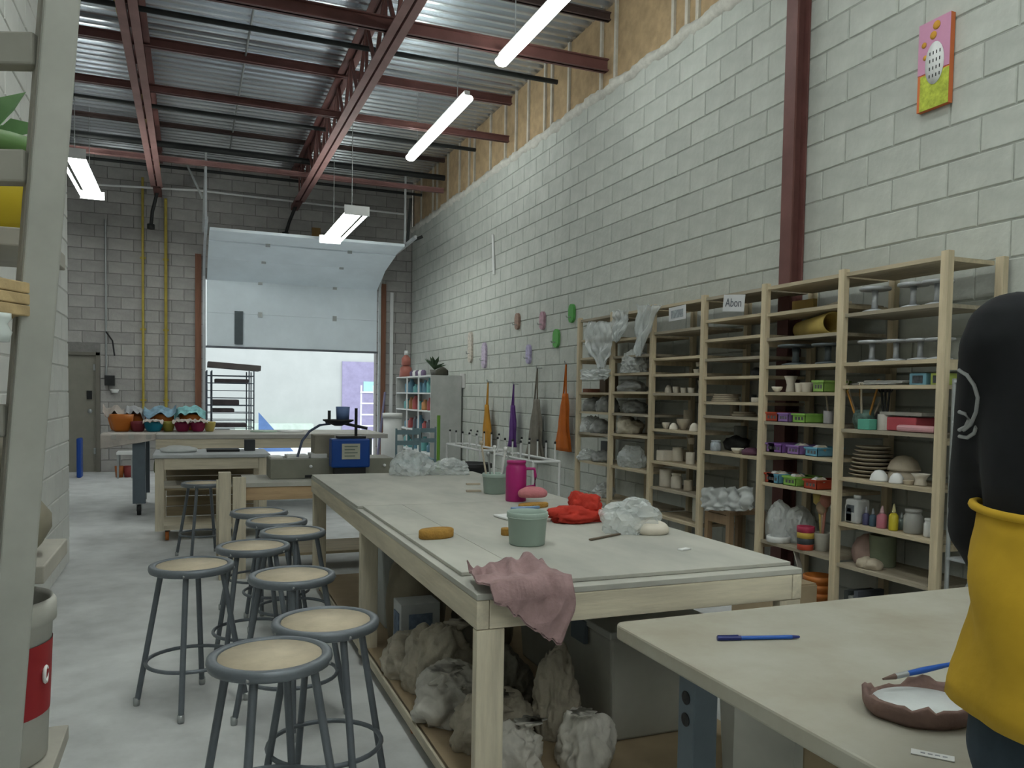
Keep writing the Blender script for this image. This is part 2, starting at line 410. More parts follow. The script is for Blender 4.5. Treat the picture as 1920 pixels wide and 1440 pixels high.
# --- roll-up door: jambs, tracks, bent panels
jamb = wood('red_brown_jamb', (.22, .10, .06), axis=2)
t = thing('door_1', 'white sectional roll-up door half open in the far wall', 'door', (1.75, YF, 0)); t['kind'] = 'structure'
panel_m = mat('door_panel_white', (.80, .88, .94), rough=.5, var=.05, scale=2)
yd = YF-.10
def dpanel(p, q, x0, x1, th=.045):
    return MB().bar(((x0+x1)/2, p[0], p[1]), ((x0+x1)/2, q[0], q[1]), x1-x0, th, up=(0, -1, 0) if abs(q[1]-p[1]) > abs(q[0]-p[0]) else (0, 0, 1))
zb = on(388, 648, 1, yd).z; zj = on(388, 523, 1, yd).z
zm = (zb+zj)/2
tp = on(742, 478, 0, DX1-.02)
ym, zq = (yd+tp.y)/2-.0, (zj+tp.z)/2+.06
ps = [((yd, zb), (yd, zm-.001)), ((yd, zm+.001), (yd, zj-.002)), ((yd, zj+.002), (ym+.05, zq)), ((ym+.05, zq+.003), (tp.y, tp.z)), ((tp.y-.01, tp.z+.02), (tp.y-.62, tp.z+.06))]
for i, (a, b) in enumerate(ps):
    pn = dpanel(a, b, DX0+.02, DX1-.02).build('panel', panel_m, t, bevel=.004)
    if i < 4:
        for x in (.95, 2.25):
            MB().box((x+.2, b[0]-.03, b[1]), (.07, .03, .09)).build('hinge', greymetal, pn)
MB().b2(.72, .86, yd-.05, yd-.02, zb+.04, zb+.62).build('lift_slot', mat('slate_grey', (.10, .12, .13)), t)
MB().b2(DX0, DX1, yd-.04, yd+.02, zb-.035, zb).build('bottom_seal', mat('grey_rubber', (.14, .15, .17)), t)
for x in (DX0-.03, DX1+.03):
    tr = MB().b2(x-.02, x+.02, yd-.06, yd-.02, 0, zj+.05)
    arc = [(x, yd-.04+(tp.y-yd)*(1-math.cos(a)), zj+.05+(tp.z-zj+.02)*math.sin(a)) for a in [math.pi/2*k/8 for k in range(9)]]
    for k in range(8): tr.bar(arc[k], arc[k+1], .04, .05)
    tr.bar(arc[-1], (x, yd-2.6, arc[-1][2]+.04), .04, .05)
    tr.build('track', galv, t)
    MB().bar((x, yd-1.9, arc[-1][2]+.02), (x, yd-1.9, 5.0), .03, .03).build('track_hanger', galv, t)
tj = struct(MB().b2(DX0-.17, DX0-.07, YF-.05, YF+.0, 0, 3.75).build('trim_2', jamb))
struct(MB().b2(DX1+.07, DX1+.17, YF-.05, YF+.0, 0, 3.45).build('trim_3', jamb))
struct(MB().b2(3.50, 3.56, YF-.05, YF, 0, 3.3).build('trim_4', white))
# steel door
dm = mat('beige_door', (.235, .225, .19), rough=.6, var=.06)
t = thing('door_2', 'beige steel door in the far wall behind the partition', 'door', (-1.87, YF, 0)); t['kind'] = 'structure'
MB().b2(D2A+.05, D2B-.06, YF+.03, YF+.08, 0, D2H-.05).build('leaf', dm, t, bevel=.004)
fr = mat('door_frame_beige', (.17, .16, .135), var=.06)
for x in (D2A+.025, D2B-.03): MB().b2(x-.03, x+.03, YF-.02, YF+.1, 0, D2H).build('frame_post', fr, t)
MB().b2(D2A, D2B, YF-.02, YF+.1, D2H-.05, D2H).build('frame_head', fr, t)
h = MB().lathe([(.001, 0), (.035, 0), (.035, .04), (.02, .05), (.001, .05)], (-1.55, YF-.02, 1.02), 14, axis=1).build('handle', greymetal, t)
MB().b2(-1.60, -1.52, YF-.0, YF+.03, 1.22, 1.36).build('keypad', black, t)
for z in (.3, 1.7): MB().b2(-1.50, -1.47, YF+.0, YF+.03, z, z+.1).build('hinge', greymetal, t)
# --- far wall fittings
yel = mat('yellow_gas_pipe', (.42, .33, .06), rough=.5, var=.15)
for px, lab in ((268, 'yellow gas pipe on the far wall, nearer the steel door'), (311, 'yellow gas pipe on the far wall, nearer the roll-up door')):
    x = on(px, 560, 1, YF-.06).x
    t = thing('gas_pipe', lab, 'pipe', (x, YF-.06, .3))
    MB().tube([(x, YF-.06, .3), (x, YF-.06, 4.55), (x, YF-.12, 4.62)] if px == 311 else [(x, YF-.06, .3), (x, YF-.06, 4.95)], .021 if px == 268 else .026, 10).build('pipe', yel, t)
    for z in (1.2, 2.4, 3.6): MB().b2(x-.045, x+.045, YF-.05, YF, z, z+.03).build('clamp', yel, t)
a = on(217, 0, 2, 5.05); b = on(300, 345, 1, YF-.1)
tag(MB().tube([a, (a.x*.5+b.x*.5, a.y*.5+b.y*.5, 5.05), (b.x, b.y-.5, 5.05), b], .022, 10).build('gas_line', yel), 'yellow gas line running along the roof beside the left girder', 'pipe')
t = thing('conduit_drop', 'grey conduit dropping to a switch box beside the steel door', 'conduit', (-1.30, YF-.03, 1.4))
x = on(198, 500, 1, YF-.03).x
MB().tube([(x, YF-.03, 1.6), (x, YF-.03, 4.2)], .016, 8).build('pipe', greymetal, t)
MB().b2(x-.02, x+.13, YF-.10, YF, 1.45, 1.62).build('switch_box', black, t)
MB().tube([(x, YF-.04, 2.35), (x+.10, YF-.06, 2.2), (x+.13, YF-.06, 1.95)], .012, 8).build('cable', black, t)
MB().lathe([(.001, 0), (.05, 0), (.07, .06), (.001, .06)], (x+.13, YF-.07, 1.33), 14).build('horn', white, t)
tag(MB().tube([on(160, 345, 1, YF-.35), on(372, 357, 1, YF-.35), on(760, 402, 1, YF-.35)], .018, 8).build('white_pipe', white), 'thin white horizontal pipe high across the far wall', 'pipe')
tag(MB().b2(2.05, 2.2, YF-.05, YF, 4.02, 4.38).build('wood_block', wood('ochre_block', (.28, .17, .06), axis=2)), 'small ochre wooden block on the wall above the roll-up door', 'block')
for gd, px, py in ((gd_l, 283, 425), (gd_r, 535, 440)):
    e = on(px, py, 1, YF-.25); q = Vector((wl(gd).x, YF-.30, 4.70))
    MB().tube([q, (q+e)/2+Vector((-.03, 0, -.05)), e], .028, 8).lathe([(.001, -.05), (.06, -.04), (.06, .04), (.001, .05)], e, 12).build('end_hook', blacksteel, gd)
    MB().b2(q.x-.06, q.x+.06, 14.4, YF, 4.66, 4.74).build('end_seat', redsteel, gd)
p0 = on(385, 308, 1, YF-1.2); p1 = on(381, 435, 1, YF-1.2); p2 = on(345, 298, 1, YF-1.2); p3 = on(380, 372, 1, YF-1.2)
t = thing('track_brace', 'grey steel brace hanging down to the left door track', 'brace', p1)
MB().bar(p0, p1, .035, .035).build('hanger', greymetal, t); MB().bar(p2, p3, .03, .03).build('diagonal', greymetal, t)
p1 = on(764, 455, 1, YF-2.0); p0 = on(770, 372, 1, YF-2.0)
tag(MB().bar(p0, p1, .04, .04).bar(p1, p1+Vector((.25, 0, .12)), .05, .05).build('track_bracket', blacksteel), 'black bracket holding the right door track in the corner', 'bracket')
pc = mat('pilaster_block', (.27, .26, .245), rough=.95, var=.14, scale=6, bump=.5)
# --- outside, seen through the open door
gm = mat('bright_pavement', (.55, .56, .55), rough=.9, var=.05)
struct(MB().b2(-14, 18, YF+.3, YF+40, -.25, -.03).build('ground_outside', gm))
wm = mat('pale_stucco', (.44, .47, .45), rough=.9, var=.05, scale=1.5)
t = thing('neighbour_building', 'pale rendered building across the yard, seen through the roll-up door', 'building', (3, 25, -.03))
MB().b2(-14, 18, 25, 26, -.03, 7).build('wall', wm, t)
MB().b2(4.3, 5.75, 24.95, 25.0, -.03, 2.35).build('purple_shutter', mat('lilac_shutter', (.30, .28, .42), var=.1), t)
MB().b2(4.95, 5.35, 24.93, 24.96, 1.4, 1.75).build('teal_sign', mat('pale_teal', (.35, .62, .60)), t)
MB().b2(1.2, 3.4, 24.6, 25.0, -.03, .45).build('planter_ledge', mat('pale_green', (.55, .66, .58)), t)
t = thing('step_ladder', 'white step ladder standing outside by the lilac shutter', 'ladder', (4.4, 21.5, -.03))
for x in (4.2, 4.65): MB().bar((x, 21.5, -.03), (x+(.06 if x < 4.4 else -.06), 21.75, 1.6), .04, .04).build('rail', white, t)
for k in range(5): MB().b2(4.22, 4.63, 21.5+.04*k, 21.56+.04*k, .2+.3*k, .24+.3*k).build('step', white, t)
tag(MB().add([(1.5, 20, -.03), (2.3, 20, -.03), (1.5, 20, .9), (1.5, 20.1, -.03), (2.3, 20.1, -.03), (1.5, 20.1, .9)], [(0, 1, 2), (3, 5, 4), (0, 3, 4, 1), (1, 4, 5, 2), (2, 5, 3, 0)]).build('tarp_wedge', mat('blue_tarp', (.12, .22, .45))), 'blue triangular tarp outside behind the wire rack', 'tarp')
# ================================================================== TABLES, STOOLS AND WHAT LIES ON THEM
def mpp(p): return proj(p)[2]/FL          # metres per pixel at a point
TX0, TX1, TY0, TY1, TZ = .80, 2.03, 2.28, 5.88, .80
t = thing('work_table', 'long pine work table with plywood boards on top, in the middle of the room', 'table', (1.4, 4.1, 0))
MB().b2(TX0, TX1, TY0, 4.10, TZ-.02, TZ-.001).build('top_sheet', ply, t, bevel=.002)
MB().b2(TX0, TX1, 4.106, TY1, TZ-.02, TZ-.001).build('top_sheet', ply, t, bevel=.002)
b1 = on(865, 1073, 2, TZ+.013); b2 = on(1066, 1085, 2, TZ+.013); ysm = on(760, 946, 2, TZ+.013).y
MB().b2(b1.x, b2.x-.0915, b1.y, ysm-.9, TZ, TZ+.013).build('board', ply, t, bevel=.002)
MB().b2(b2.x-.09, TX1-.005, b2.y, ysm-.003, TZ, TZ+.013).build('board', ply, t, bevel=.002)
MB().b2(b1.x, b2.x-.0915, ysm-.894, ysm-.003, TZ, TZ+.013).build('board', ply, t, bevel=.002)
MB().b2(TX0+.004, TX1-.02, ysm+.003, TY1-.003, TZ, TZ+.013).build('board', ply, t, bevel=.002)
for x in (TX0, TX1-.04): MB().b2(x, x+.04, TY0, TY1, TZ-.11, TZ-.021).build('side_rail', pine_y, t, bevel=.003)
for y in (TY0-.0, TY1-.04): MB().b2(TX0+.042, TX1-.042, y, y+.04, TZ-.11, TZ-.021).build('end_rail', pine_x, t, bevel=.003)
for x in (TX0+.002, TX1-.092):
    for y in (TY0+.001, 4.08, TY1-.092):
        MB().b2(x, x+.09, y, y+.04, .06, TZ-.112).build('leg', pine_z, t, bevel=.003)
        MB().b2(x+.042, x+.082, y+.042, y+.09, .06, TZ-.112).build('leg_brace', pine_z, t, bevel=.003)
low = MB().b2(TX0+.03, TX1-.03, TY0+.06, TY1-.05, .075, .092).build('lower_shelf', mat('brown_plywood', (.40, .31, .20), rough=.85, var=.12, scale=3, objvar=0), t)
MB().b2(TX0+.02, TX0+.04, TY0+.06, TY1-.06, .052, .092).build('shelf_rail', pine_y, t)
org = mat('orange_caster', (.40, .13, .03)); 
for x in (TX0+.06, TX1-.06):
    for y in (TY0+.12, 3.2, 4.05, TY1-.12):
        c = MB().lathe([(.001, -.015), (.03, -.015), (.03, .015), (.001, .015)], (x, y, .03), 14, axis=0).build('caster_wheel', org, t)
        MB().b2(x-.022, x+.022, y-.02, y+.02, .05, .076).build('caster_fork', blacksteel, c)
SZ = TZ+.0135
# --- stools
SH = .63
def make_stool(label):
    t = thing('metal_stool', label, 'stool', group='round metal stools')
    MB().lathe([(.120, SH-.028), (.165, SH-.035), (.176, SH-.030), (.180, SH-.016), (.178, SH-.004), (.170, SH), (.152, SH-.001), (.149, SH-.006), (.149, SH-.02), (.120, SH-.022)], seg=36).build('seat_rim', stoolsteel, t, world=False)
    MB().lathe([(.001, SH-.018), (.148, SH-.018), (.148, SH-.005), (.001, SH-.004)], seg=32).build('seat_board', stoolseat, t, world=False)
    for k in range(4):
        a = math.pi/4+k*math.pi/2; ca, sa = math.cos(a), math.sin(a)
        lg = MB().tube([(.128*ca, .128*sa, SH-.03), (.228*ca, .228*sa, .03)], .0125, 10).build('leg', stoolsteel, t, world=False)
        MB().lathe([(.001, 0), (.013, 0), (.0145, .012), (.0145, .035), (.001, .035)], (.2325*ca, .2325*sa, 0), 10).build('foot_glide', greymetal, lg, world=False)
        MB().lathe([(.001, -.004), (.006, -.004), (.006, .004), (.001, .004)], (.176*ca*1.0, .176*sa, SH-.022), 8, axis=0).build('rivet', greymetal, t, world=False)
    MB().ring((0, 0, .20), .190, .0085, 32, 7).build('foot_ring', stoolsteel, t, world=False)
    return t
spots = [((507, 1224), 20, 'blue-grey metal stool with tan seat closest to the camera'),
         ((611, 1160), 62, 'metal stool with tan seat second from the camera, against the near table corner'),
         ((360, 1056), 34, 'metal stool with tan seat standing apart at the far left of the group'),
         ((548, 1075), 40, 'metal stool with tan seat between the left stool and the table leg'),
         ((475, 1021), 5, 'metal stool with tan seat just behind the stool at the far left'),
         ((549, 994), 45, 'metal stool third from the far end of the row along the table'),
         ((519, 974), 0, 'metal stool second from the far end of the row along the table'),
         ((486, 957), 45, 'metal stool at the far end of the row, beside the pine post'),
         ((382, 904), 20, 'metal stool with a pale dusty seat in front of the rolling pine cart')]
st0 = None
for (px, py), rz, lab in spots:
    p = on(px, py, 2, SH)
    if st0 is None: st0 = make_stool(lab); st0.location = (p.x, p.y, 0); st0.rotation_euler.z = math.radians(rz)
    else: dup(st0, (p.x, p.y, 0), math.radians(rz), lab)
# --- things on the long table
def put(px, py, z=None): return on(px, py, 2, SZ if z is None else z)
spm = mat('ochre_sponge', (.40, .22, .05), rough=.95, var=.2, scale=25, bump=.6)
def sponge(px, py, wpx, hpx, dep, label, m=spm, rz=0):
    p = put(px, py); s = mpp(p); w_, h_ = wpx*s, hpx*s
    mb = MB().lathe([(.001, 0), (.46, 0), (.5, .12), (.5, .85), (.46, 1), (.001, 1)], seg=24)
    mb.v = [Vector((v.x*w_, v.y*dep, v.z*h_)) for v in mb.v]
    R_ = Matrix.Rotation(rz, 3, 'Z'); mb.v = [R_ @ v+p for v in mb.v]
    return tag(mb.build('sponge', m), label, 'sponge')
sponge(818, 1008, 72, 17, .09, 'oval ochre sponge alone on the left of the long table', rz=.25)
sponge(950, 1003, 22, 13, .05, 'small ochre sponge half hidden behind the near mint bucket')
sponge(1000, 952, 66, 9, .07, 'flat ochre sponge under the pink one beside the jug', rz=.2)
def bucket(px, py, wpx, hpx, label, m):
    p = put(px, py); s = mpp(p); r = wpx*s/2; h = hpx*s
    t = thing('bucket', label, 'bucket', p)
    pr = [(.001, 0), (r*.82, 0), (r*.88, h*.03), (r*.97, h*.82), (r*1.0, h*.83), (r*1.02, h*.86), (r*1.02, h*.98), (r*.99, h), (r*.93, h*.99), (r*.9, h*.8), (r*.8, h*.05), (.001, h*.04)]
    MB().lathe(pr, seg=36).build('body', m, t, world=False)
    MB().ring((0, 0, h*.84), r*1.0, h*.02, 32, 6).build('rim_band', m, t, world=False)
    return t, r, h, p
mint = plastic('mint_plastic', (.33, .42, .37))
bucket(988, 1020, 76, 62, 'mint green plastic bucket, the nearer of the two on the long table', mint)
bt, br, bh, bp = bucket(927, 925, 46, 38, 'mint green plastic bucket holding tools, beside the magenta jug', mint)
for k in range(5):
    a = k*1.3; q = bp+Vector((br*.5*math.cos(a), br*.5*math.sin(a), .02)); e = q+Vector((.05*math.cos(a), .04*math.sin(a), .22+.03*(k % 3)))
    tag(MB().tube([q, e], .006, 7).lathe([(.001, -.012), (.011, -.01), (.012, .01), (.001, .014)], e, 10).build('clay_tool', [greymetal, white, clay_b][k % 3]), '%s handled clay tool in the far mint bucket, %s' % (['metal', 'white', 'wooden'][k % 3], ['rightmost', 'leaning right', 'at the back', 'leaning left', 'leaning to the camera'][k]), 'tool', 'clay tools in the bucket')
# magenta jug
p = put(967, 939); s = mpp(p); r = 19.5*s; h = 76*s; mag = plastic('magenta_plastic', (.36, .018, .15), .3)
t = thing('jug', 'magenta plastic jug with handle standing on the long table', 'jug', p)
MB().lathe([(.001, 0), (r*.96, 0), (r, h*.03), (r, h*.82), (r*.93, h*.86), (r*.86, h*.90), (r*.9, h*.93), (r*.9, h*.99), (r*.82, h), (.001, h*.985)], seg=32).build('body', mag, t, world=False)
MB().lathe([(.001, h*.93), (r*.93, h*.93), (r*.93, h*1.0), (.001, h*1.005)], seg=32).build('lid', mag, t, world=False)
cr = Vector((CR.x, CR.y, 0)).normalized()
hp = [cr*(r*.9)+Vector((0, 0, h*.80)), cr*(r*1.75)+Vector((0, 0, h*.80)), cr*(r*1.85)+Vector((0, 0, h*.62)), cr*(r*1.8)+Vector((0, 0, h*.38)), cr*(r*.9)+Vector((0, 0, h*.34))]
MB().tube(hp, r*.15, 10).build('handle', mag, t, world=False)
pk = mat('pink_sponge', (.56, .20, .22), rough=.9, var=.1, scale=20, bump=.4)
p = put(998, 944)
tag(MB().blob(p+Vector((0, 0, .035)), (.17, .10, .06), 3, .06, 1.5, 3, True, False).build('pink_sponge', pk), 'pink sponge leaning on the ochre one beside the magenta jug', 'sponge')
p = put(985, 955)
tag(MB().box(p+Vector((0, 0, .008)), (.16, .05, .014), Matrix.Rotation(.3, 3, 'Z')).build('blue_scraper', plastic('light_blue', (.20, .32, .50)), bevel=.004), 'flat light blue scraper below the pink sponge', 'scraper')
p = put(1010, 968)
tag(MB().box(p+Vector((-.08, 0, .006)), (.26, .14, .01), Matrix.Rotation(.15, 3, 'Z')).build('white_tray', white, bevel=.004), 'flat white tray behind the near mint bucket', 'tray')
# red cloth
rc = mat('red_cloth', (.46, .035, .02), rough=.9, var=.2, scale=10, bump=.3)
p = put(1085, 979); mb = MB()
mb.blob(p+Vector((0, .03, 0)), (.28, .17, .07), 5, .35, 2.2, 4).blob(p+Vector((.06, .06, 0)), (.16, .14, .13), 6, .35, 2.6, 4)
tag(mb.build('red_cloth', rc), 'crumpled bright red cloth on the far right of the long table', 'cloth')
# plastic bag with clay
p = put(1182, 997); 
tag(MB().blob(p, (.26, .2, .15), 9, .26, 1.6, 4, smooth=False).build('plastic_bag', bag_clear), 'clear plastic bag bunched up beside the red cloth', 'bag')
p = put(1222, 1000)
tag(MB().blob(p, (.16, .13, .06), 12, .07, 1.2, 3, True, False).build('clay_slab', clay_w), 'pale lump of clay poking out of the clear bag', 'clay')
tag(MB().bar(put(1106, 1014)+Vector((0, 0, .005)), put(1162, 1003)+Vector((0, 0, .005)), .012, .006).build('wooden_tool', mat('dark_wood_tool', (.14, .11, .08))), 'thin dark wooden tool lying left of the pale clay', 'tool')
tag(MB().box(put(1283, 1031)+Vector((0, 0, .003)), (.05, .025, .005), Matrix.Rotation(.3, 3, 'Z')).build('eraser', white), 'small white scrap alone on the right board', 'scrap')
# far end: clear bag
p = put(775, 890); mb = MB().blob(p+Vector((-.02, 0, 0)), (.30, .26, .17), 21, .24, 1.7, 4, smooth=False)
tag(mb.build('plastic_bag', bag_clear), 'large puffed clear plastic bag on the far end of the long table', 'bag')
p = put(842, 889)
tag(MB().blob(p, (.30, .22, .11), 22, .3, 1.8, 4, smooth=False).build('plastic_bag', bag_clear), 'flatter clear plastic bag right of the puffed one on the far end', 'bag')
for i, (px, py) in enumerate(((887, 909), (888, 922))):
    tag(MB().box(put(px, py)+Vector((0, 0, .006)), (.09, .03, .01), Matrix.Rotation(-.1, 3, 'Z')).build('wooden_rib', clay_b), 'flat wooden rib left of the far bucket, the %s one' % ('farther', 'nearer')[i], 'tool')
# pink rag over the near corner
rag = mat('dusty_pink_rag', (.31, .205, .205), rough=.95, var=.18, scale=16, bump=.4)
mb = MB()
def ragf(u, v):
    # u across, v from the back on the table to the hanging hem
    x = .83+.26*u+.045*noise.noise(Vector((u*1.5, v*2.2, 1)))-.02*v+.03*v*math.sin(u*3)
    s_ = v*.36*(1-.45*(1-u)**1.5); y = 2.47-s_; z = TZ+.004
    rid = max(0, 1-1.9*math.sqrt(noise.noise(Vector((u*3.0+v*1.6, v*1.4-u*.8, 5)))**2+.01))
    rid2 = max(0, 1-1.9*math.sqrt(noise.noise(Vector((u*5.5+v*2, v*2+u*2, 9)))**2+.02))
    up = .062*rid*(1-.6*v)+.016*rid2+.040*math.exp(-((u-.72)/.16)**2-((v-.18)/.2)**2)
    if y < 2.262:
        z = TZ+.004-(2.262-y)-.02*rid2; y = 2.262-.010-.024*rid-.008*rid2; 
    else: z += up
    if y > 2.26 and y < 2.30: y -= .01*rid
    return (x, y, z)
mb.grid(ragf, 60, 54, .006)
tag(mb.build('rag', rag), 'dusty pink rag draped over the near corner of the long table', 'rag')
# --- under the long table: bags of clay and tubs
LZ = .093
bm_ = mat('clay_bag_cream', (.46, .42, .34), rough=.7, var=.18, scale=9, bump=.5, c2=(.40, .36, .29))
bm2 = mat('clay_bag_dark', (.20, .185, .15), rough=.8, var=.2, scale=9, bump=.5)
bm3 = mat('clay_bag_white', (.55, .53, .48), rough=.55, var=.15, scale=9, bump=.4)
bags = [((.97, 3.66), (.26, .26, .20), 41, bm_, 'cream cloth bag of clay slumped nearest the middle leg'),
        ((1.02, 3.39), (.30, .24, .28), 42, bm_, 'cream bag of clay standing tallest in the heap under the table'),
        ((.99, 3.08), (.32, .30, .22), 43, bm3, 'whitish knotted bag of clay in the middle of the heap'),
        ((1.05, 2.80), (.30, .22, .20), 44, bm_, 'cream bag of clay with a torn neck near the front leg'),
        ((1.02, 2.55), (.24, .20, .17), 45, bm3, 'small whitish bag of clay right behind the front leg'),
        ((1.30, 2.52), (.20, .20, .20), 46, bm3, 'whitish open bag of clay to the right of the front leg'),
        ((1.31, 2.80), (.18, .16, .32), 47, bm_, 'upright cream bag of clay behind the open one by the front leg'),
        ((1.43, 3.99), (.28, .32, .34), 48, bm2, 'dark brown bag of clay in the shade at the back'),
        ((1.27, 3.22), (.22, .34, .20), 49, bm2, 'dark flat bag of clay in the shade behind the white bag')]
for (x, y), d, sd, m, lab in bags:
    mb = MB().blob((x, y, LZ), d, sd, .28, 1.5, 5)
    if sd in (41, 42, 43, 44, 45, 46):
        a_ = sd*2.1; nx_, ny_ = math.cos(a_)*.35, -abs(math.sin(a_))*.5; secs = []
        for k in range(9):
            f = k/8; r_ = d[0]*(.26-.20*math.sin(min(1, f*1.25)*math.pi/2)+.16*max(0, f-.65)/.35)
            secs.append(((x+nx_*d[0]*(.3+.55*f), y+ny_*d[1]*(.3+.55*f), LZ+d[2]*(.72+.38*f)), r_, r_*.8))
        mb.loft(secs, 34, ripple=.20, rn=7, seed=sd)
    tag(mb.build('clay_bag', m), lab, 'bag', 'bags of clay under the table')
def tote(x0, x1, y0, y1, z0, z1, label, m, lid, latch=True, name='storage_tote'):
    t = thing(name, label, 'tote', ((x0+x1)/2, (y0+y1)/2, z0)); b = MB(); k = .03; W = .008
    def fr(x, y, s_): pass
    vs = [(x0+k, y0+k, z0), (x1-k, y0+k, z0), (x1-k, y1-k, z0), (x0+k, y1-k, z0), (x0, y0, z1), (x1, y0, z1), (x1, y1, z1), (x0, y1, z1)]
    b.add(vs, [(0, 3, 2, 1), (0, 1, 5, 4), (1, 2, 6, 5), (2, 3, 7, 6), (3, 0, 4, 7), (4, 5, 6, 7)]); b.build('body', m, t, bevel=.012)
    MB().b2(x0-.012, x1+.012, y0-.012, y1+.012, z1+.001, z1+.03).build('lid', lid, t, bevel=.006)
    if latch:
        for xx in ((x0-.016), (x1+.006)): MB().b2(xx-.006, xx+.012, (y0+y1)/2-.06, (y0+y1)/2+.06, z1-.07, z1+.02).build('latch', mat('slate_latch', (.10, .12, .14)), t, bevel=.003)
        MB().b2((x0+x1)/2-.06, (x0+x1)/2+.06, y0-.02, y0-.006, z1-.07, z1+.02).build('latch', M['slate_latch'], t, bevel=.003)
    return t
tub = mat('milky_tote', (.36, .355, .315), rough=.45, var=.12, scale=3, alpha=.92); greylid = plastic('grey_tote_lid', (.34, .34, .31))
tote(1.45, 1.92, 2.62, 3.1, LZ, .50, 'milky storage tote with grey lid on the shelf under the long table', tub, greylid)
tote(1.52, 2.00, 3.25, 3.75, LZ, .58, 'milky storage tote behind the front one under the table', tub, white)
tote(.97, 1.30, 4.35, 4.85, LZ, .56, 'light grey storage tote under the far half of the long table', mat('grey_tote', (.40, .42, .41), rough=.5), mat('pale_lid', (.56, .58, .57), rough=.5))
# white printed carton
t = thing('carton', 'white printed carton standing beside the middle leg under the table', 'box', (1.08, 3.98, LZ))
MB().b2(.96, 1.16, 3.86, 4.02, LZ, .36).build('body', mat('white_carton', (.52, .54, .55), var=.1), t, bevel=.003)
MB().b2(.955, .96, 3.89, 3.99, .17, .31).build('printed_label', mat('blue_print', (.16, .21, .30), var=.35, scale=30), t)
MB().b2(1.0, 1.12, 3.855, 3.86, .17, .31).build('printed_label', M['blue_print'], t)
tag(MB().blob((1.12, 4.2, LZ), (.3, .3, .5), 51, .15, 1.6, 4).build('paper_sack', mat('tan_sack', (.30, .26, .19), var=.15, bump=.4)), 'tan paper sack standing behind the white carton', 'sack')
# --- right end of the long table
wl_ = on(1280, 1142, 1, 2.25)
tote(1.62, 2.02, 2.02, 2.22, 0, .655, 'tall white-lidded bin between the two tables', tub, white, False, 'lidded_bin')
cb = mat('cardboard', (.36, .28, .18), rough=.9, var=.1, scale=5)
a = on(1395, 1330, 1, 1.98); b = on(1530, 1330, 1, 1.98)
t = thing('cardboard_box', 'brown cardboard box standing under the near table', 'box', ((a.x+b.x)/2, 1.85, 0))
MB().b2(a.x, b.x, 1.72, 1.96, 0, .56).build('body', cb, t, bevel=.004)
MB().b2(a.x-.05, a.x-.02, 1.70, 1.96, 0, .60).build('side_panel', ply, t)
for k in (0, 1): MB().b2(a.x+.02, b.x-.02, 1.72+.12*k, 1.835+.12*k, .562, .568).build('flap', cb, t)
# --- near table
nx0, nx1, ny0, ny1 = 1.045, 2.62, .90, 1.885
t = thing('near_table', 'pale laminate work table with steel legs in the right foreground', 'table', (1.8, 1.4, 0))
nt_m = mat('worn_laminate', (.385, .38, .325), rough=.7, var=.10, scale=2.4, c2=(.35, .32, .25), detail=8)
mb = MB(); pts = []; r = .035
for cx_, cy_, a0 in ((nx1-r, ny1-r, 0), (nx0+r, ny1-r, 90), (nx0+r, ny0+r, 180), (nx1-r, ny0+r, 270)):
    for k in range(6): a = math.radians(a0+18*k); pts.append((cx_+r*math.cos(a), cy_+r*math.sin(a)))
n = len(pts); mb.add([(x, y, z) for z in (TZ-.040, TZ) for x, y in pts], [tuple(range(n))[::-1], tuple(range(n, 2*n))]+[(k, (k+1) % n, n+(k+1) % n, n+k) for k in range(n)])
mb.build('top', nt_m, t, bevel=.006)
lm_ = mat('slate_blue_steel', (.115, .145, .17), rough=.45, var=.08, metal=.2)
for x, y in ((nx0+.10, ny1-.24), (nx1-.17, ny1-.24), (nx0+.10, ny0+.12), (nx1-.17, ny0+.12)):
    lg = MB().b2(x, x+.07, y, y+.07, .01, TZ-.041).build('leg', lm_, t, bevel=.004)
    for z in (.60, .655, .22): MB().lathe([(.001, 0), (.017, 0), (.017, .002), (.001, .002)], (x-.0022, y+.035, z), 16, axis=0).build('leg_hole', black, lg)
    MB().b2(x-.01, x+.08, y-.01, y+.08, 0, .01).build('foot_plate', lm_, lg)
for y in (ny1-.235, ny0+.125): MB().b2(nx0+.17, nx1-.17, y, y+.04, TZ-.10, TZ-.041).build('cross_rail', lm_, t)
# pen
p0 = on(1345, 1197, 2, TZ+.006); p1 = on(1500, 1194, 2, TZ+.006); d = (p1-p0)
t = thing('pen', 'blue ballpoint pen lying on the near table', 'pen', (p0+p1)/2-Vector((0, 0, .006)))
bl = plastic('ink_blue', (.02, .10, .42), .3); db = plastic('navy_plastic', (.02, .03, .16), .3)
MB().tube([p0, p0+d*.28], .0062, 12).build('cap', db, t); MB().tube([p0+d*.28, p0+d*.9], .0052, 12).build('barrel', bl, t)
MB().tube([p0+d*.9, p0+d*.985, p1], [.005, .0035, .001], 12).build('tip', db, t); MB().bar(p0+Vector((0, 0, .007)), p0+d*.25+Vector((0, 0, .007)), .003, .002).build('clip', db, t)
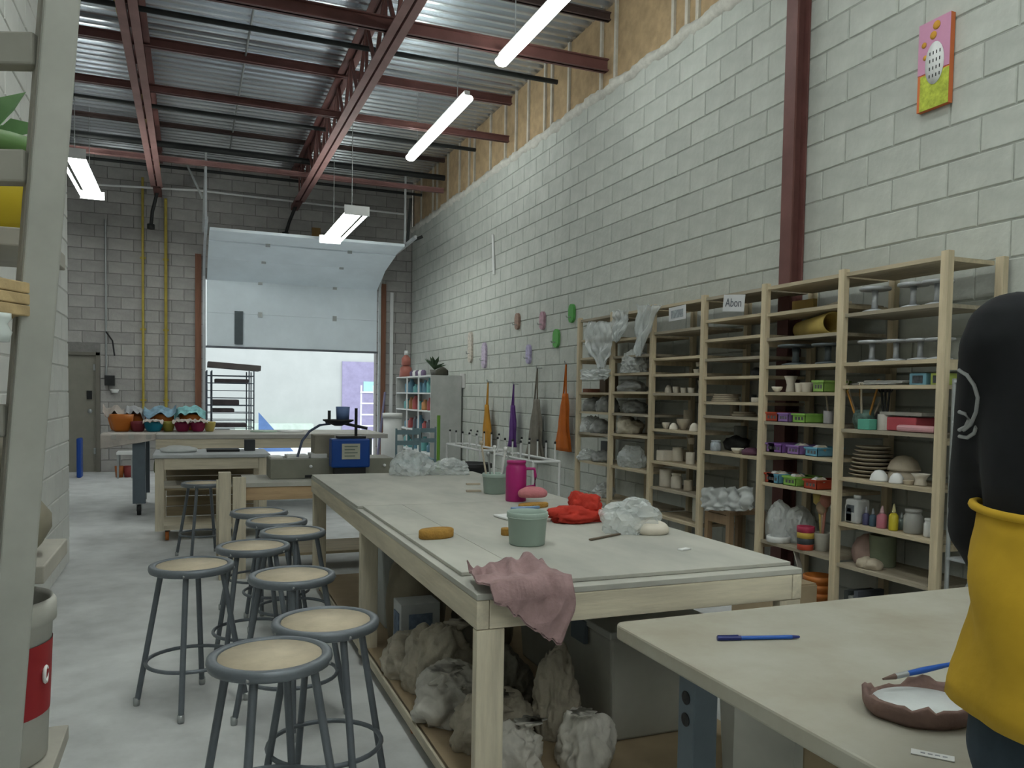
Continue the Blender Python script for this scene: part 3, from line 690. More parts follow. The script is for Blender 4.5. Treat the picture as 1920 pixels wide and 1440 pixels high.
# clay dish with white slip
p = on(1726, 1335, 2, TZ); dish = mat('brown_leather_hard_clay', (.21, .135, .115), rough=.85, var=.2, scale=12, bump=.4)
t = thing('clay_dish', 'brown hand-built clay dish of white slip on the near table', 'dish', (p.x, p.y, TZ))
R0 = .108; mb = MB(); seg = 48; prof = [(.0, 0), (.88, 0), (.98, .012), (1.0, .035), (.95, .040), (.90, .030), (.86, .012), (.0, .010)]
vs = []
for i, (r_, z_) in enumerate(prof):
    for k in range(seg):
        a = 2*math.pi*k/seg; wob = 1+.05*noise.noise(Vector((math.cos(a)*2, math.sin(a)*2, 1)))
        hz = z_*(1+.35*noise.noise(Vector((math.cos(a)*4, math.sin(a)*4, 7)))) if z_ > .02 else z_
        if 60 < math.degrees(a) % 360 < 110 and z_ > .02: hz *= .55
        vs.append((R0*max(r_, .001)*wob*math.cos(a)*1.05, R0*max(r_, .001)*wob*math.sin(a)*.9, hz))
mb.add(vs, [(i*seg+k, i*seg+(k+1) % seg, (i+1)*seg+(k+1) % seg, (i+1)*seg+k) for i in range(len(prof)-1) for k in range(seg)], True)
mb.build('body', dish, t, world=False)
MB().lathe([(.001, .0105), (.092, .0105), (.09, .020), (.001, .022)], seg=36, sx=1.05, sy=.9).build('slip', mat('white_slip', (.66, .70, .70), rough=.35, var=.05, scale=12, bump=.2), t, world=False)
q = Vector((p.x, p.y, TZ+.044)); bdir = Vector((.93, -.10, .10)).normalized(); o_ = q+Vector((-.02, .075, -.002))
t = thing('paint_brush', 'blue-handled paint brush resting on the clay dish', 'brush', o_)
MB().tube([o_, o_+bdir*.03], [.002, .006], 10).build('bristles', mat('brush_hair', (.15, .10, .08)), t)
MB().tube([o_+bdir*.03, o_+bdir*.06], .0058, 10).build('ferrule', greymetal, t); MB().tube([o_+bdir*.06, o_+bdir*.10, o_+bdir*.21], [.0055, .0065, .003], 10).build('handle', bl, t)
a = on(1708, 1408, 2, TZ+.0015); b = on(1790, 1424, 2, TZ+.0015); t = thing('paper_strip', 'white strip of paper with faint writing at the table edge', 'paper', (a+b)/2)
MB().bar(a, b, .022, .0015).build('strip', white, t)
for k in range(4): c_ = a+(b-a)*(.22+.17*k); MB().bar(c_, c_+(b-a)*.11, .004, .0006).build('writing', mat('faint_ink', (.35, .37, .40)), t).location = (0, 0, .0011)
# ================================================================== TALL SHELVING AND ITS CONTENTS
SX0, SX1 = 3.47, 3.90
PY = [on(x, y, 0, SX0+.02).y for x, y in ((1088, 605), (1150, 592), (1226, 578), (1322, 562), (1437, 540), (1583, 510), (1777, 477))]
TOPZ = 2.135
t = thing('storage_shelving', 'tall pine storage shelving of six bays along the right wall', 'shelving', (3.68, 5.0, 0))
LV = [[1.94, 1.77, 1.60, 1.44, 1.26, 1.06, .79, .46], [1.91, 1.76, 1.61, 1.45, 1.26, 1.08, .79, .48], [1.93, 1.72, 1.59, 1.44, 1.15, .89, .68, .46],
      [1.97, 1.83, 1.69, 1.56, 1.38, 1.28, 1.02], [1.96, 1.80, 1.62, 1.45, 1.26, 1.06, .86, .48], [1.90, 1.62, 1.49, 1.24, .96, .70, .46]]
for i, y in enumerate(PY):
    pw = .030 if i < 4 else .034
    MB().b2(SX0, SX0+.04, y-pw/2-.006, y+pw/2+.006, 0, TOPZ+.02).build('post', shelfpine, t, bevel=.002)
    MB().b2(SX1-.045, SX1-.005, y-pw/2-.006, y+pw/2+.006, 0, TOPZ+.02).build('post', shelfpine, t, bevel=.002)
    for z in ((LV[min(i, 5)])[1::2]): MB().b2(SX0+.04, SX1-.045, y-.012, y+.012, z-.055, z-.020).build('bracket', shelfpine, t)
bm_edge = wood('grey_pine_board', (.33, .29, .22), axis=1)
for b in range(6):
    ya, yb = PY[b+1]+.023, PY[b]-.023
    for k, z in enumerate([TOPZ]+LV[b]):
        if (b, z) == (0, 1.60): continue
        th = .020 if k else .022
        MB().b2(SX0+.015, SX1-.05, ya, yb, z-th, z).build('shelf_board', shelfboard if (b+k) % 3 else bm_edge, t)
BX = (1088, 1150, 1226, 1322, 1437, 1583, 1777)
def sp(px, z, X=3.60, py=800, mg=.075):
    y = on(px, py, 0, X).y
    for b in range(6):
        if BX[b]-8 <= px < BX[b+1]-6: y = max(PY[b+1]+mg, min(PY[b]-mg, y))
    return Vector((X, y, z+.001))
def dims(px, wpx, hpx, X=3.60):
    s = proj(sp(px, 1.2, X))[2]/FL; return wpx*s, hpx*s
def pot(px, z, wpx, hpx, kind, m, label, name='pot', cat='pot', X=3.60, group='pots on the tall shelving', dx=0):
    w_, h = dims(px, wpx, hpx, X); r = w_/2; p = sp(px, z, X); p.z += dx
    prof = {'cyl': [(.001, 0), (r*.95, 0), (r, .03*h), (r, .97*h), (r*.97, h), (r*.86, h), (r*.84, .1*h), (.001, .09*h)],
            'cup': [(.001, 0), (r*.72, 0), (r*.76, .04*h), (r*.98, .9*h), (r, h), (r*.9, h), (r*.66, .1*h), (.001, .1*h)],
            'bowl': [(.001, 0), (r*.40, 0), (r*.46, .08*h), (r*.82, .5*h), (r, h), (r*.93, h), (r*.75, .5*h), (.001, .14*h)],
            'dome': [(.001, 0), (r, 0), (r*.98, .15*h), (r*.8, .6*h), (r*.45, .92*h), (.001, h)],
            'vase': [(.001, 0), (r*.62, 0), (r*.7, .05*h), (r*.55, .45*h), (r*.7, .7*h), (r, h), (r*.9, h), (r*.5, .6*h), (.001, .2*h)],
            'jar': [(.001, 0), (r*.9, 0), (r, .06*h), (r, .68*h), (r*.8, .8*h), (r*.8, .86*h), (r*.88, .87*h), (r*.88, .98*h), (.001, h)],
            'plate': [(.001, 0), (r*.6, 0), (r, h*.8), (r, h), (r*.9, h*.95), (r*.5, h*.5), (.001, h*.45)],
            'disc': [(.001, 0), (r, 0), (r, h), (.001, h)]}[kind]
    return tag(MB().lathe(prof, p, 22).build(name, m), label, cat, group)
def crumple(px, z, wpx, hpx, m, label, seed, X=3.60, dep=.22, name='plastic_bag', amp=.2):
    w_, h = dims(px, wpx, hpx, X); p = sp(px, z, X)
    return tag(MB().blob(p, (dep, w_*1.15, h), seed, amp*1.4, 1.7, 4, smooth=m not in (bag_clear, bag_white)).build(name, m), label, 'bag', 'plastic bags on the tall shelving')
def basket(px, z, wpx, hpx, c, label, X=3.60, fill=None, cn=None):
    w_, h = dims(px, wpx, hpx, X); p = sp(px, z, X); m = plastic(cn, c)
    t = thing('basket', label, 'basket', p, group='coloured plastic baskets'); d = .20; k = .012; w_ *= 1.0
    b = MB(); T = .004
    for (x0, x1, y0, y1) in ((-d/2, -d/2+T, -w_/2, w_/2), (d/2-T, d/2, -w_/2, w_/2), (-d/2, d/2, -w_/2, -w_/2+T), (-d/2, d/2, w_/2-T, w_/2)): b.b2(x0, x1, y0, y1, 0, h*.9)
    b.b2(-d/2, d/2, -w_/2, w_/2, 0, T); b.build('body', m, t, world=False)
    r = MB(); 
    for (x0, x1, y0, y1) in ((-d/2-.008, -d/2+T, -w_/2-.006, w_/2+.006), (d/2-T, d/2+.008, -w_/2-.006, w_/2+.006), (-d/2, d/2, -w_/2-.006, -w_/2+T), (-d/2, d/2, w_/2-T, w_/2+.006)): r.b2(x0, x1, y0, y1, h*.82, h)
    r.build('rim', m, t, world=False)
    for q in range(3): MB().b2(-d/2-.002, -d/2, -w_/2+w_*(q+.6)/4, -w_/2+w_*(q+1.2)/4, h*.3, h*.62).build('slot', mat('basket_shadow_grey', (.10, .10, .10)), t, world=False)
    if fill:
        for q in range(4):
            MB().blob((-.05+.03*(q % 2), -w_*.3+w_*.2*q, h*.55), (.06, .05, h*.65), q+int(px), .25, 2, 2).build('contents', [clay_w, white, mint, clay_b][(q+int(px)) % 4], t, world=False)
    return t
film = bag_white
# ---- bay 1 and 2: plastic sheets and bags
def sheet(pts, label, seed, m=bag_clear, X=3.445):
    """pts: list of (px_left, px_right, py) rows; a film hanging just in front of the posts"""
    rows = [(on(a, y, 0, X), on(b, y, 0, X)) for a, b, y in pts]; n = len(rows)-1; mb = MB()
    def fn(u, v):
        f = v*n; i = min(int(f), n-1); g = f-i
        a = rows[i][0].lerp(rows[i+1][0], g); b = rows[i][1].lerp(rows[i+1][1], g); p = a.lerp(b, u)
        k = noise.noise(Vector((u*5, v*4, seed)))*.05+.02*math.sin(u*13+seed+v*3)
        p.x -= abs(k)+.006*math.sin(u*31+v*7); p.z += .02*noise.noise(Vector((u*9, seed, v))); return p
    mb.grid(fn, 26, 22, .003); return tag(mb.build('plastic_sheet', m), label, 'plastic sheet', 'plastic film hung on the shelving')
sheet([(1150, 1104, 603), (1152, 1100, 625), (1150, 1102, 650), (1146, 1112, 668), (1136, 1126, 690)], 'clear plastic film hanging over the leftmost bay', 3)
sheet([(1182, 1150, 582), (1180, 1152, 600), (1175, 1150, 622), (1165, 1152, 640)], 'clear plastic film bunched at the top left of the second bay', 5)
sheet([(1245, 1196, 572), (1232, 1198, 590), (1222, 1195, 620), (1212, 1194, 645), (1205, 1197, 668)], 'clear plastic film hanging with a long tail between second and third bays', 8)
sheet([(1148, 1092, 692), (1146, 1090, 703), (1138, 1095, 712)], 'short strip of film across the leftmost bay', 11)
crumple(1125, 1.77, 34, 24, film, 'white plastic bag on the high shelf of the leftmost bay', 60)
tag(MB().box(sp(1104, 1.44)+Vector((0, 0, .018)), (.16, .10, .035)).build('red_brick', mat('brick_red', (.20, .08, .05))), 'small brick-red block on the leftmost bay', 'block')
tag(MB().box(sp(1140, 1.44, 3.72)+Vector((0, 0, .08)), (.14, .12, .16)).build('brown_box', mat('dark_brown_card', (.12, .085, .055)), bevel=.003), 'dark brown box on the leftmost bay beside the brick-red block', 'box')
greyfilm = mat('grey_film', (.30, .31, .30), rough=.4, var=.2, alpha=.9)
crumple(1112, 1.26, 26, 26, greyfilm, 'grey bag with a peaked top, left one on the leftmost bay', 61); crumple(1138, 1.26, 24, 32, greyfilm, 'grey bag, right one beside the post in the leftmost bay', 62)
crumple(1100, 1.06, 24, 30, bag_white, 'white wrapped pot, left on the leftmost bay', 63); crumple(1128, 1.06, 30, 24, greyfilm, 'greyish wrapped pot, right on the leftmost bay', 64)
tag(MB().box(sp(1108, .79, 3.75)+Vector((0, 0, .09)), (.03, .13, .178)).build('slate_tile', black), 'black square tile standing at the back of the leftmost bay', 'panel')
crumple(1103, .79, 22, 20, bag_clear, 'small clear bag in front of the black tile', 65, 3.56); crumple(1130, .79, 34, 20, greyfilm, 'dark grey flat bag right of the black tile', 66)
crumple(1135, .46, 26, 26, bag_white, 'small white bag on the lowest board of the leftmost bay', 67)
crumple(1188, 1.61, 52, 42, bag_white, 'crumpled milky bag on the second bay, with a hanging corner', 68, 3.56)
crumple(1184, 1.45, 62, 20, greyfilm, 'low cone of grey film on the second bay', 69)
crumple(1185, 1.26, 40, 24, greyfilm, 'dark wrapped bundle in the middle of the second bay', 70, 3.7)
crumple(1180, 1.08, 44, 30, mat('tan_film', (.40, .36, .28), var=.15), 'tan wrapped sculpture with pointed corners on the second bay', 71, amp=.3)
crumple(1186, .79, 64, 38, bag_clear, 'wide clear bag over pots on the second bay', 72)
# ---- bay 3: bisque pots
pot(1305, 1.59, 16, 8, 'cup', clay_w, 'small cream lid on the third bay, lower of a pair'); pot(1307, 1.59, 11, 8, 'cup', clay_w, 'tiny cream cup stacked on the small lid in the third bay', dx=.052)
for i, (px, w_, h, k) in enumerate(((1249, 15, 15, 'dome'), (1266, 14, 12, 'cup'), (1280, 13, 10, 'cup'), (1294, 14, 10, 'cup'), (1311, 11, 24, 'vase'))):
    pot(px, 1.44, w_, h, k, clay_w, 'cream %s on the third bay, %s in the row of five small pots' % (['dome', 'cup', 'cup', 'cup', 'tall vase'][i], ['leftmost', 'second', 'middle', 'fourth', 'rightmost'][i]))
for i, (px, w_, h, k, X) in enumerate(((1236, 14, 11, 'bowl', 3.58), (1249, 15, 12, 'bowl', 3.58), (1263, 17, 13, 'dome', 3.54), (1281, 26, 20, 'bowl', 3.62), (1302, 20, 16, 'dome', 3.54), (1290, 18, 36, 'cyl', 3.74))):
    pot(px, 1.15, w_, h, k, [clay_w, clay_b][i in (3, 5)], 'cream %s on the third bay, %s of the crowded shelf' % (['small bowl', 'small bowl', 'dome', 'wide bowl', 'dome', 'tall cylinder'][i], ['far left', 'second from left', 'front middle', 'centre', 'front right', 'at the back'][i]), X=X)
tag(MB().box(sp(1244, .89, 3.58)+Vector((0, 0, .042)), (.1, .1, .085)).build('clay_box', clay_w, bevel=.006), 'square cream clay box at the left of the third bay', 'pot')
pot(1272, .89, 20, 26, 'cyl', clay_w, 'cream cylinder mug with plain sides in the middle of the third bay', X=3.66)
pot(1284, .89, 12, 20, 'cyl', clay_b, 'narrow buff cylinder at the back of the third bay', X=3.78)
pot(1296, .89, 17, 22, 'cyl', clay_w, 'cream cylinder at the right of the third bay, carrying a small cup'); pot(1297, .89, 14, 12, 'cup', clay_b, 'buff small cup stacked on the cream cylinder in the third bay', dx=.155)
pot(1246, .68, 26, 32, 'cyl', clay_w, 'largest cream jar at the left above the lower boards of the third bay'); pot(1271, .68, 21, 29, 'jar', clay_w, 'rounded cream jar in the middle of its shelf in the third bay'); pot(1293, .68, 17, 20, 'cyl', clay_b, 'small buff cup right of the rounded cream jar in the third bay')
tag(MB().b2(3.56, 3.72, PY[3]+.04, PY[3]+.20, .461, .655).build('plastic_canister', mat('milky_canister', (.46, .45, .38), rough=.4), bevel=.012), 'milky square canister on the lowest board of the third bay', 'canister')
# ---- signs
def sign(px0, py0, px1, py1, label, rz, writing):
    X = 3.462; a = on(px0, py0, 0, X); b = on(px1, py1, 0, X); cy_ = (a.y+b.y)/2; cz_ = (a.z+b.z)/2; wd = abs(a.y-b.y); ht = abs(a.z-b.z)
    t = thing('paper_sign', label, 'sign', (X, cy_, cz_)); t.rotation_euler = (rz, 0, 0)
    MB().b2(-.003, 0, -wd/2, wd/2, -ht/2, ht/2).build('paper', mat('sign_paper', (.60, .61, .62), var=.05), t, world=False)
    if writing:
        cu = bpy.data.curves.new('lettering', 'FONT'); cu.body = writing; cu.size = ht*.72; cu.align_x = 'CENTER'; cu.align_y = 'CENTER'; cu.extrude = .0004
        o = bpy.data.objects.new('lettering', cu); 
        dg = bpy.context.evaluated_depsgraph_get(); col.objects.link(o); dg.update(); me = bpy.data.meshes.new_from_object(o.evaluated_get(dg)); bpy.data.objects.remove(o)
        ink = mat('marker_ink', (.10, .11, .13)); me.materials.clear(); me.materials.append(ink)
        o = bpy.data.objects.new('lettering', me); col.objects.link(o); o.parent = t; o.matrix_basis = Matrix.Translation((-.0045, 0, 0)) @ Matrix(((0, 0, -1), (-1, 0, 0), (0, 1, 0))).to_4x4()
    else:
        MB().b2(-.0045, -.003, -wd*.36, wd*.36, -ht*.32, ht*.25).build('printed_photo', mat('grey_print', (.30, .33, .35), var=.35, scale=40), t, world=False)
sign(1255, 577, 1286, 598, 'white paper sign with a grey print on the third bay', -.03, None)
sign(1357, 556, 1396, 581, 'tilted white paper sign with handwritten letters on the fourth bay', .10, 'Abon')
# ---- bay 4
for i in range(4): pot(1350, 1.38, 52-3*i, 3.2, 'disc', clay_b, 'thin buff plate, %s of four stacked in the fourth bay' % ['lowest', 'second', 'third', 'topmost'][i], name='plate', cat='plate', dx=i*.014, X=3.64)
pot(1417, 1.38, 20, 9, 'cyl', clay_w, 'low cream dish at the right of the fourth bay'); pot(1412, 1.38, 10, 14, 'cup', mat('dark_glaze', (.06, .07, .07)), 'small dark cup behind the low cream dish', X=3.78)
tag(MB().blob(sp(1417, 1.56), (.08, .10, .06), 77, .3, 2.5, 3).build('dark_rag', black), 'small black rag high on the right of the fourth bay', 'rag')
pot(1331, 1.28, 17, 22, 'cyl', clay_b, 'tall buff pot behind the left post of the fourth bay', X=3.72)
pot(1345, 1.02, 24, 46, 'cyl', mat('dim_grey_plastic', (.16, .165, .15)), 'large grey tub at the back left of the fourth bay', X=3.78)
for i in range(2): pot(1395, 1.28, 46-6*i, 4, 'disc', clay_b, 'flat buff slab on the fourth bay, %s of two' % ['lower', 'upper'][i], name='plate', cat='plate', dx=i*.016, X=3.64)
pot(1343, 1.02, 20, 20, 'jar', mat('blue_white_glaze', (.42, .47, .52), var=.25, scale=30), 'small blue and white jar at the left of the fourth bay', X=3.56)
tag(MB().blob(sp(1382, 1.02, 3.74), (.16, .22, .11), 78, .3, 2.2, 3).build('black_bag', black), 'black bag heaped behind the cream bowl in the fourth bay', 'bag')
pot(1384, 1.02, 24, 10, 'bowl', clay_w, 'shallow cream bowl in front of the black bag', X=3.55); tag(MB().blob(sp(1410, 1.02, 3.56), (.12, .13, .05), 79, .3, 2.2, 3).build('purple_cloth', mat('dark_plum', (.10, .04, .07))), 'dark plum cloth right of the shallow cream bowl', 'cloth')
# wooden stool with plastic under bay 4
sy1 = PY[3]-.04; sy0 = on(1378, 1000, 0, 3.56).y
t = thing('wooden_stool', 'square wooden stool standing inside the lower fourth bay', 'stool', (3.66, (sy0+sy1)/2, 0)); sw = wood('brown_stool_wood', (.28, .19, .11), axis=2)
for x in (3.53, 3.80):
    for y in (sy0+.02, sy1-.02): MB().b2(x-.02, x+.02, y-.02, y+.02, 0, .58).build('leg', sw, t)
MB().b2(3.51, 3.82, sy0, sy1, .581, .605).build('seat', sw, t); MB().b2(3.51, 3.54, sy0+.04, sy1-.04, .20, .24).build('stretcher', sw, t); MB().b2(3.51, 3.54, sy0+.04, sy1-.04, .51, .575).build('apron', sw, t)
sheet([(1417, 1322, 914), (1416, 1318, 930), (1412, 1316, 946), (1412, 1325, 957)], 'milky plastic sheet draped over the wooden stool in the fourth bay', 14, bag_white, 3.47)
crumple(1362, .606, 70, 34, bag_clear, 'clear bag lying on the seat of the wooden stool', 80)
# ---- bay 5
tag(MB().b2(3.56, 3.86, PY[5]+.06, PY[4]-.05, 1.9605, 1.975).bar((3.6, PY[5]+.1, 1.985), (3.8, PY[4]-.1, 1.985), .08, .012).build('thin_boards', bm_edge), 'thin dusty boards stacked on the top shelf of the fifth bay', 'board')
tag(MB().box(sp(1466, 1.976, 3.74)+Vector((0, 0, .04)), (.03, .20, .08)).build('ochre_strip', mat('ochre_wood', (.34, .23, .07))), 'ochre wooden strip leaning at the top left of the fifth bay', 'board')
a = sp(1466, 1.80+.058, 3.72); b = sp(1556, 1.80+.069, 3.58); yt = mat('yellow_board_tube', (.45, .34, .10), rough=.8, var=.1)
d = (b-a).normalized(); mb = MB(); x = d.cross(Vector((0, 0, 1))).normalized(); z = x.cross(d); seg = 30; vs = []
for q, rr in ((a, .056), (b, .067), (b, .061), (a, .050)):
    for k in range(seg): an = 2*math.pi*k/seg; vs.append(q+(x*math.cos(an)+z*math.sin(an))*rr)
mb.add(vs, [(i*seg+k, i*seg+(k+1) % seg, ((i+1) % 4)*seg+(k+1) % seg, ((i+1) % 4)*seg+k) for i in range(4) for k in range(seg)], True)
tag(mb.build('rolled_tube', yt), 'big yellow cardboard tube lying on the fifth bay', 'tube')
def wheel(px, z, wpx, hpx, m, label, X=3.575, base=.75):
    w_, h = dims(px, wpx, hpx, X); r = w_/2; p = sp(px, z, X)
    t = thing('banding_wheel', label, 'turntable', p, group='banding wheels on the shelving')
    MB().lathe([(.001, 0), (r*base, 0), (r*base, .06*h), (r*.3, .14*h), (.001, .14*h)], seg=26).build('base', m, t, world=False)
    MB().lathe([(.001, .14*h), (r*.22, .14*h), (r*.18, .5*h), (r*.22, .88*h), (.001, .88*h)], seg=18).build('column', m, t, world=False)
    MB().lathe([(.001, .88*h), (r*.95, .88*h), (r, .91*h), (r, .97*h), (r*.96, h), (.001, h)], seg=28).build('plate', m, t, world=False)
bw = mat('grey_cast_metal', (.44, .46, .48), rough=.45, var=.1, metal=.3); bd = mat('dark_cast_metal', (.11, .13, .14), rough=.45, var=.2, metal=.3)
for px, l in ((1632, 'left'), (1703, 'middle'), (1748, 'right')): wheel(px, 1.90, 56, 46, bw, 'grey banding wheel on the top shelf of the last bay, %s of three' % l)
for px, l in ((1630, 'leftmost'), (1675, 'second'), (1720, 'third'), (1757, 'rightmost')): wheel(px, 1.62, 52, 40, bw, 'grey banding wheel on the second shelf of the last bay, %s of four' % l, base=.85)
wheel(1488, 1.62, 66, 38, bd, 'dark banding wheel with a wide plate at the left of the fifth bay'); wheel(1548, 1.62, 60, 38, bd, 'dark banding wheel at the right of the fifth bay')
for i, (px, w_, h, k) in enumerate(((1455, 21, 10, 'bowl'), (1480, 25, 30, 'vase'), (1495, 14, 17, 'cup'), (1510, 24, 18, 'cup'), (1531, 20, 20, 'cup'))):
    pot(px, 1.45, w_, h, k, clay_w, 'cream %s on the fifth bay, %s in the row beside the lime tub' % (['low bowl', 'flared vase', 'small cup', 'wide cup', 'cup'][i], ['leftmost', 'second', 'third', 'fourth', 'rightmost'][i]), X=3.54+.04*(i % 2))
basket(1556, 1.45, 28, 22, (.25, .42, .10), 'lime green tub at the right of the row of cream cups', cn='lime_green')
C_RED, C_PUR, C_GRN, C_BLU = (.42, .06, .03), (.28, .16, .42), (.24, .46, .09), (.14, .36, .50)
for px, w_, c, cn, l in ((1459, 34, C_RED, 'tomato_red', 'red'), (1491, 28, C_PUR, 'lavender', 'purple'), (1521, 34, C_GRN, 'leaf_green', 'green')):
    basket(px, 1.26, w_, 17, c, '%s plastic basket in the row of three under the cream cups' % l, cn=cn)
pot(1553, 1.26, 19, 24, 'cyl', mat('pale_grey_cup', (.42, .41, .42)), 'pale grey cup with a brush right of the green basket', name='cup', cat='cup')
tag(MB().tube([sp(1553, 1.30), sp(1546, 1.46)], .006, 7).build('brush', clay_b), 'brush standing in the pale grey cup', 'brush')
for px, w_, c, cn, l in ((1448, 22, C_PUR, 'lavender', 'purple plastic basket at the left of its row of four'), (1478, 34, (.24, .11, .38), 'deep_purple', 'deep purple plastic basket, second in its row of four'), (1512, 32, C_PUR, 'lavender', 'purple plastic basket with clay bits, third in its row of four'), (1547, 32, C_BLU, 'sky_blue', 'blue plastic basket at the right of its row of four')):
    basket(px, 1.06, w_, 17, c, l, fill=px > 1490, cn=cn)
for px, w_, c, cn, l in ((1447, 24, C_RED, 'tomato_red', 'red plastic basket at the left of the lowest basket row'), (1476, 28, C_BLU, 'sky_blue', 'blue plastic basket of small pots in the lowest basket row'), (1507, 34, C_GRN, 'leaf_green', 'green plastic basket of small pots in the lowest basket row'), (1547, 34, C_RED, 'tomato_red', 'red plastic basket of small pots at the right of the lowest row')):
    basket(px, .86, w_, 18, c, l, fill=True, cn=cn)
crumple(1452, .48, 46, 72, bag_white, 'tall milky bag standing at the left of the lowest fifth-bay board', 81, dep=.18, amp=.10); crumple(1505, .48, 44, 66, bag_white, 'milky bag with a tied top in the middle of the lowest fifth-bay board', 82, 3.68, amp=.12)
pot(1466, .48, 44, 11, 'cyl', white, 'flat white tray in front of the tall milky bag', name='tray', cat='tray', X=3.54)
for i, (c, cn) in enumerate(((C_RED, 'tomato_red'), ((.05, .06, .07), 'charcoal'), ((.50, .35, .06), 'mustard'), ((.34, .03, .07), 'cherry'))):
    pot(1517, .48, 30+i, 11, 'cyl', plastic(cn, c), '%s plastic bowl in the small stack on the fifth bay' % ['tomato red bottom', 'charcoal', 'mustard yellow', 'cherry red top'][i], name='bowl', cat='bowl', X=3.52, dx=i*.036, group='stacked bowls')
pot(1549, .48, 34, 34, 'cup', mat('dull_white_bin', (.44, .43, .38)), 'dull white bin of tools at the right of the fifth bay', name='bin', cat='bin', X=3.60)
for i, (dx_, c, cn) in enumerate(((-.05, (.50, .40, .12), 'straw'), (0, (.40, .30, .2), 'tan_a'), (.05, (.45, .2, .15), 'rust'))):
    e = sp(1540+7*i, .74+.05*(i != 1)); tag(MB().tube([sp(1548, .52, 3.60), e], .008, 7).blob(e-Vector((0, 0, .02)), (.07, .07, .07), 90+i, .25, 2, 2, False).build('mop_brush', mat(cn, c)), '%s coloured brush sticking out of the dull white bin' % ['straw', 'tan', 'rust'][i], 'brush')
# floor under bay 5
for i in range(3):
    r = .085; p = Vector((3.56, on(1534, 1100, 0, 3.56).y, .0+i*.05))
    tag(MB().lathe([(.001, 0), (r*.78, 0), (r*.97, .20), (r*1.06, .205), (r*1.06, .235), (r*.95, .235), (r*.72, .012), (.001, .012)], p, 28).build('orange_bucket', plastic('orange_plastic', (.46, .15, .03))), 'orange bucket under the fifth bay, %s of the nested three' % ['lowest', 'middle', 'topmost'][i], 'bucket', 'nested orange buckets')
p = Vector((3.56, on(1520, 1100, 0, 3.56).y, .12))
tag(MB().bar(p, p+Vector((-.04, .10, .34)), .05, .006).build('plaster_scoop', mat('pale_scoop', (.50, .48, .43))), 'pale flat paddle leaning in the orange buckets', 'paddle')
a = on(1435, 1100, 0, 3.3); b = on(1512, 1100, 0, 3.3)
t = thing('carton', 'brown carton on the floor between the long table and the orange buckets', 'box', (3.2, (a.y+b.y)/2, 0)); MB().b2(3.05, 3.38, b.y, a.y, 0, .33).build('body', cb, t, bevel=.004)
for x in (3.05, 3.22): MB().b2(x, x+.16, b.y+.01, a.y-.01, .331, .337).build('flap', cb, t)
# ---- bay 6
yy0, yy1 = PY[6]+.05, PY[5]-.04
for i in range(3): tag(MB().box((3.62+.02*i, yy1-.17-.03*i, 1.498+.008*i), (.22, .30, .006), Matrix.Rotation(.2*i-.15, 3, 'Z')).build('paper_sheets', mat('paper_grey', (.40, .40, .38))), 'sheaf of grey paper on the last bay, %s of three' % ['lowest', 'middle', 'topmost'][i], 'paper', 'sheaves of paper')
def picbox(px, z, wpx, hpx, c, cn, label, X=3.54):
    w_, h = dims(px, wpx, hpx, X); p = sp(px, z, X); t = thing('printed_box', label, 'box', p)
    MB().b2(0, .16, -w_/2, w_/2, 0, h).build('body', plastic(cn, c), t, world=False, bevel=.003)
    MB().b2(-.002, 0, -w_*.30, w_*.30, h*.15, h*.80).build('print', mat('dark_print', (.07, .08, .09), var=.5, scale=30), t, world=False)
picbox(1717, 1.49, 38, 22, (.16, .34, .44), 'print_blue', 'blue printed box standing on the papers shelf of the last bay'); picbox(1753, 1.49, 28, 22, (.36, .44, .10), 'print_lime', 'lime edged printed box right of the blue one')
t = thing('tool_jar', 'green patterned jar of clay tools at the left of the last bay', 'jar', sp(1607, 1.24)); gj = mat('green_pattern_glaze', (.10, .16, .14), var=.7, scale=22)
w_, h = dims(1607, 40, 36); MB().lathe([(.001, 0), (w_*.36, 0), (w_*.5, h*.4), (w_*.46, h*.8), (w_*.36, h), (w_*.32, h), (w_*.3, h*.2), (.001, h*.15)], seg=24).build('body', gj, t, world=False)
for k in range(7):
    a = k*.9; q = sp(1607, 1.26)+Vector((.03*math.cos(a), .03*math.sin(a), 0)); e = q+Vector((.06*math.cos(a), .09*math.sin(a), .20+.02*(k % 3)))
    tag(MB().tube([q, e], .006, 6).ring(e+Vector((0, 0, .012)), .012, .003, 12, 5, 0).build('loop_tool', mat('tool_orange', (.42, .20, .04)) if k % 2 else clay_b), '%s loop tool in the green patterned jar, number %s from the left' % (['pale', 'orange'][k % 2], ['one', 'two', 'three', 'four', 'five', 'six', 'seven'][k]), 'tool', 'loop tools in the jar')
pot(1634, 1.24, 28, 32, 'cyl', mat('dark_grey_tin', (.12, .12, .12)), 'dark grey tin right of the green patterned jar', name='tin', cat='tin', X=3.70)
tag(MB().box(sp(1626, 1.24, 3.53)+Vector((0, 0, .03)), (.06, .085, .06)).build('teal_box', plastic('teal_plastic', (.10, .36, .27)), bevel=.004), 'small teal box in front of the dark grey tin', 'box')
pot(1659, 1.24, 26, 30, 'cyl', mat('white_mug', (.52, .50, .46)), 'white mug of scissors on the last bay', name='mug', cat='mug', X=3.58)
for k in range(3):
    e = sp(1650+8*k, 1.47); tag(MB().tube([sp(1657+2*k, 1.28), e], .006, 6).ring(e, .018, .005, 14, 5, 0).build('scissors', black), 'black handled scissors in the white mug, %s of three' % ['left', 'middle', 'right'][k], 'scissors', 'scissors in the mug')
redp = plastic('coral_plastic', (.46, .08, .10)); pkp = plastic('pink_plastic', (.55, .30, .32))
tag(MB().box(sp(1705, 1.24, 3.66)+Vector((0, 0, .04)), (.20, .26, .075)).build('red_tray', redp, bevel=.006), 'coral red tray on the last bay beside the white mug', 'tray')
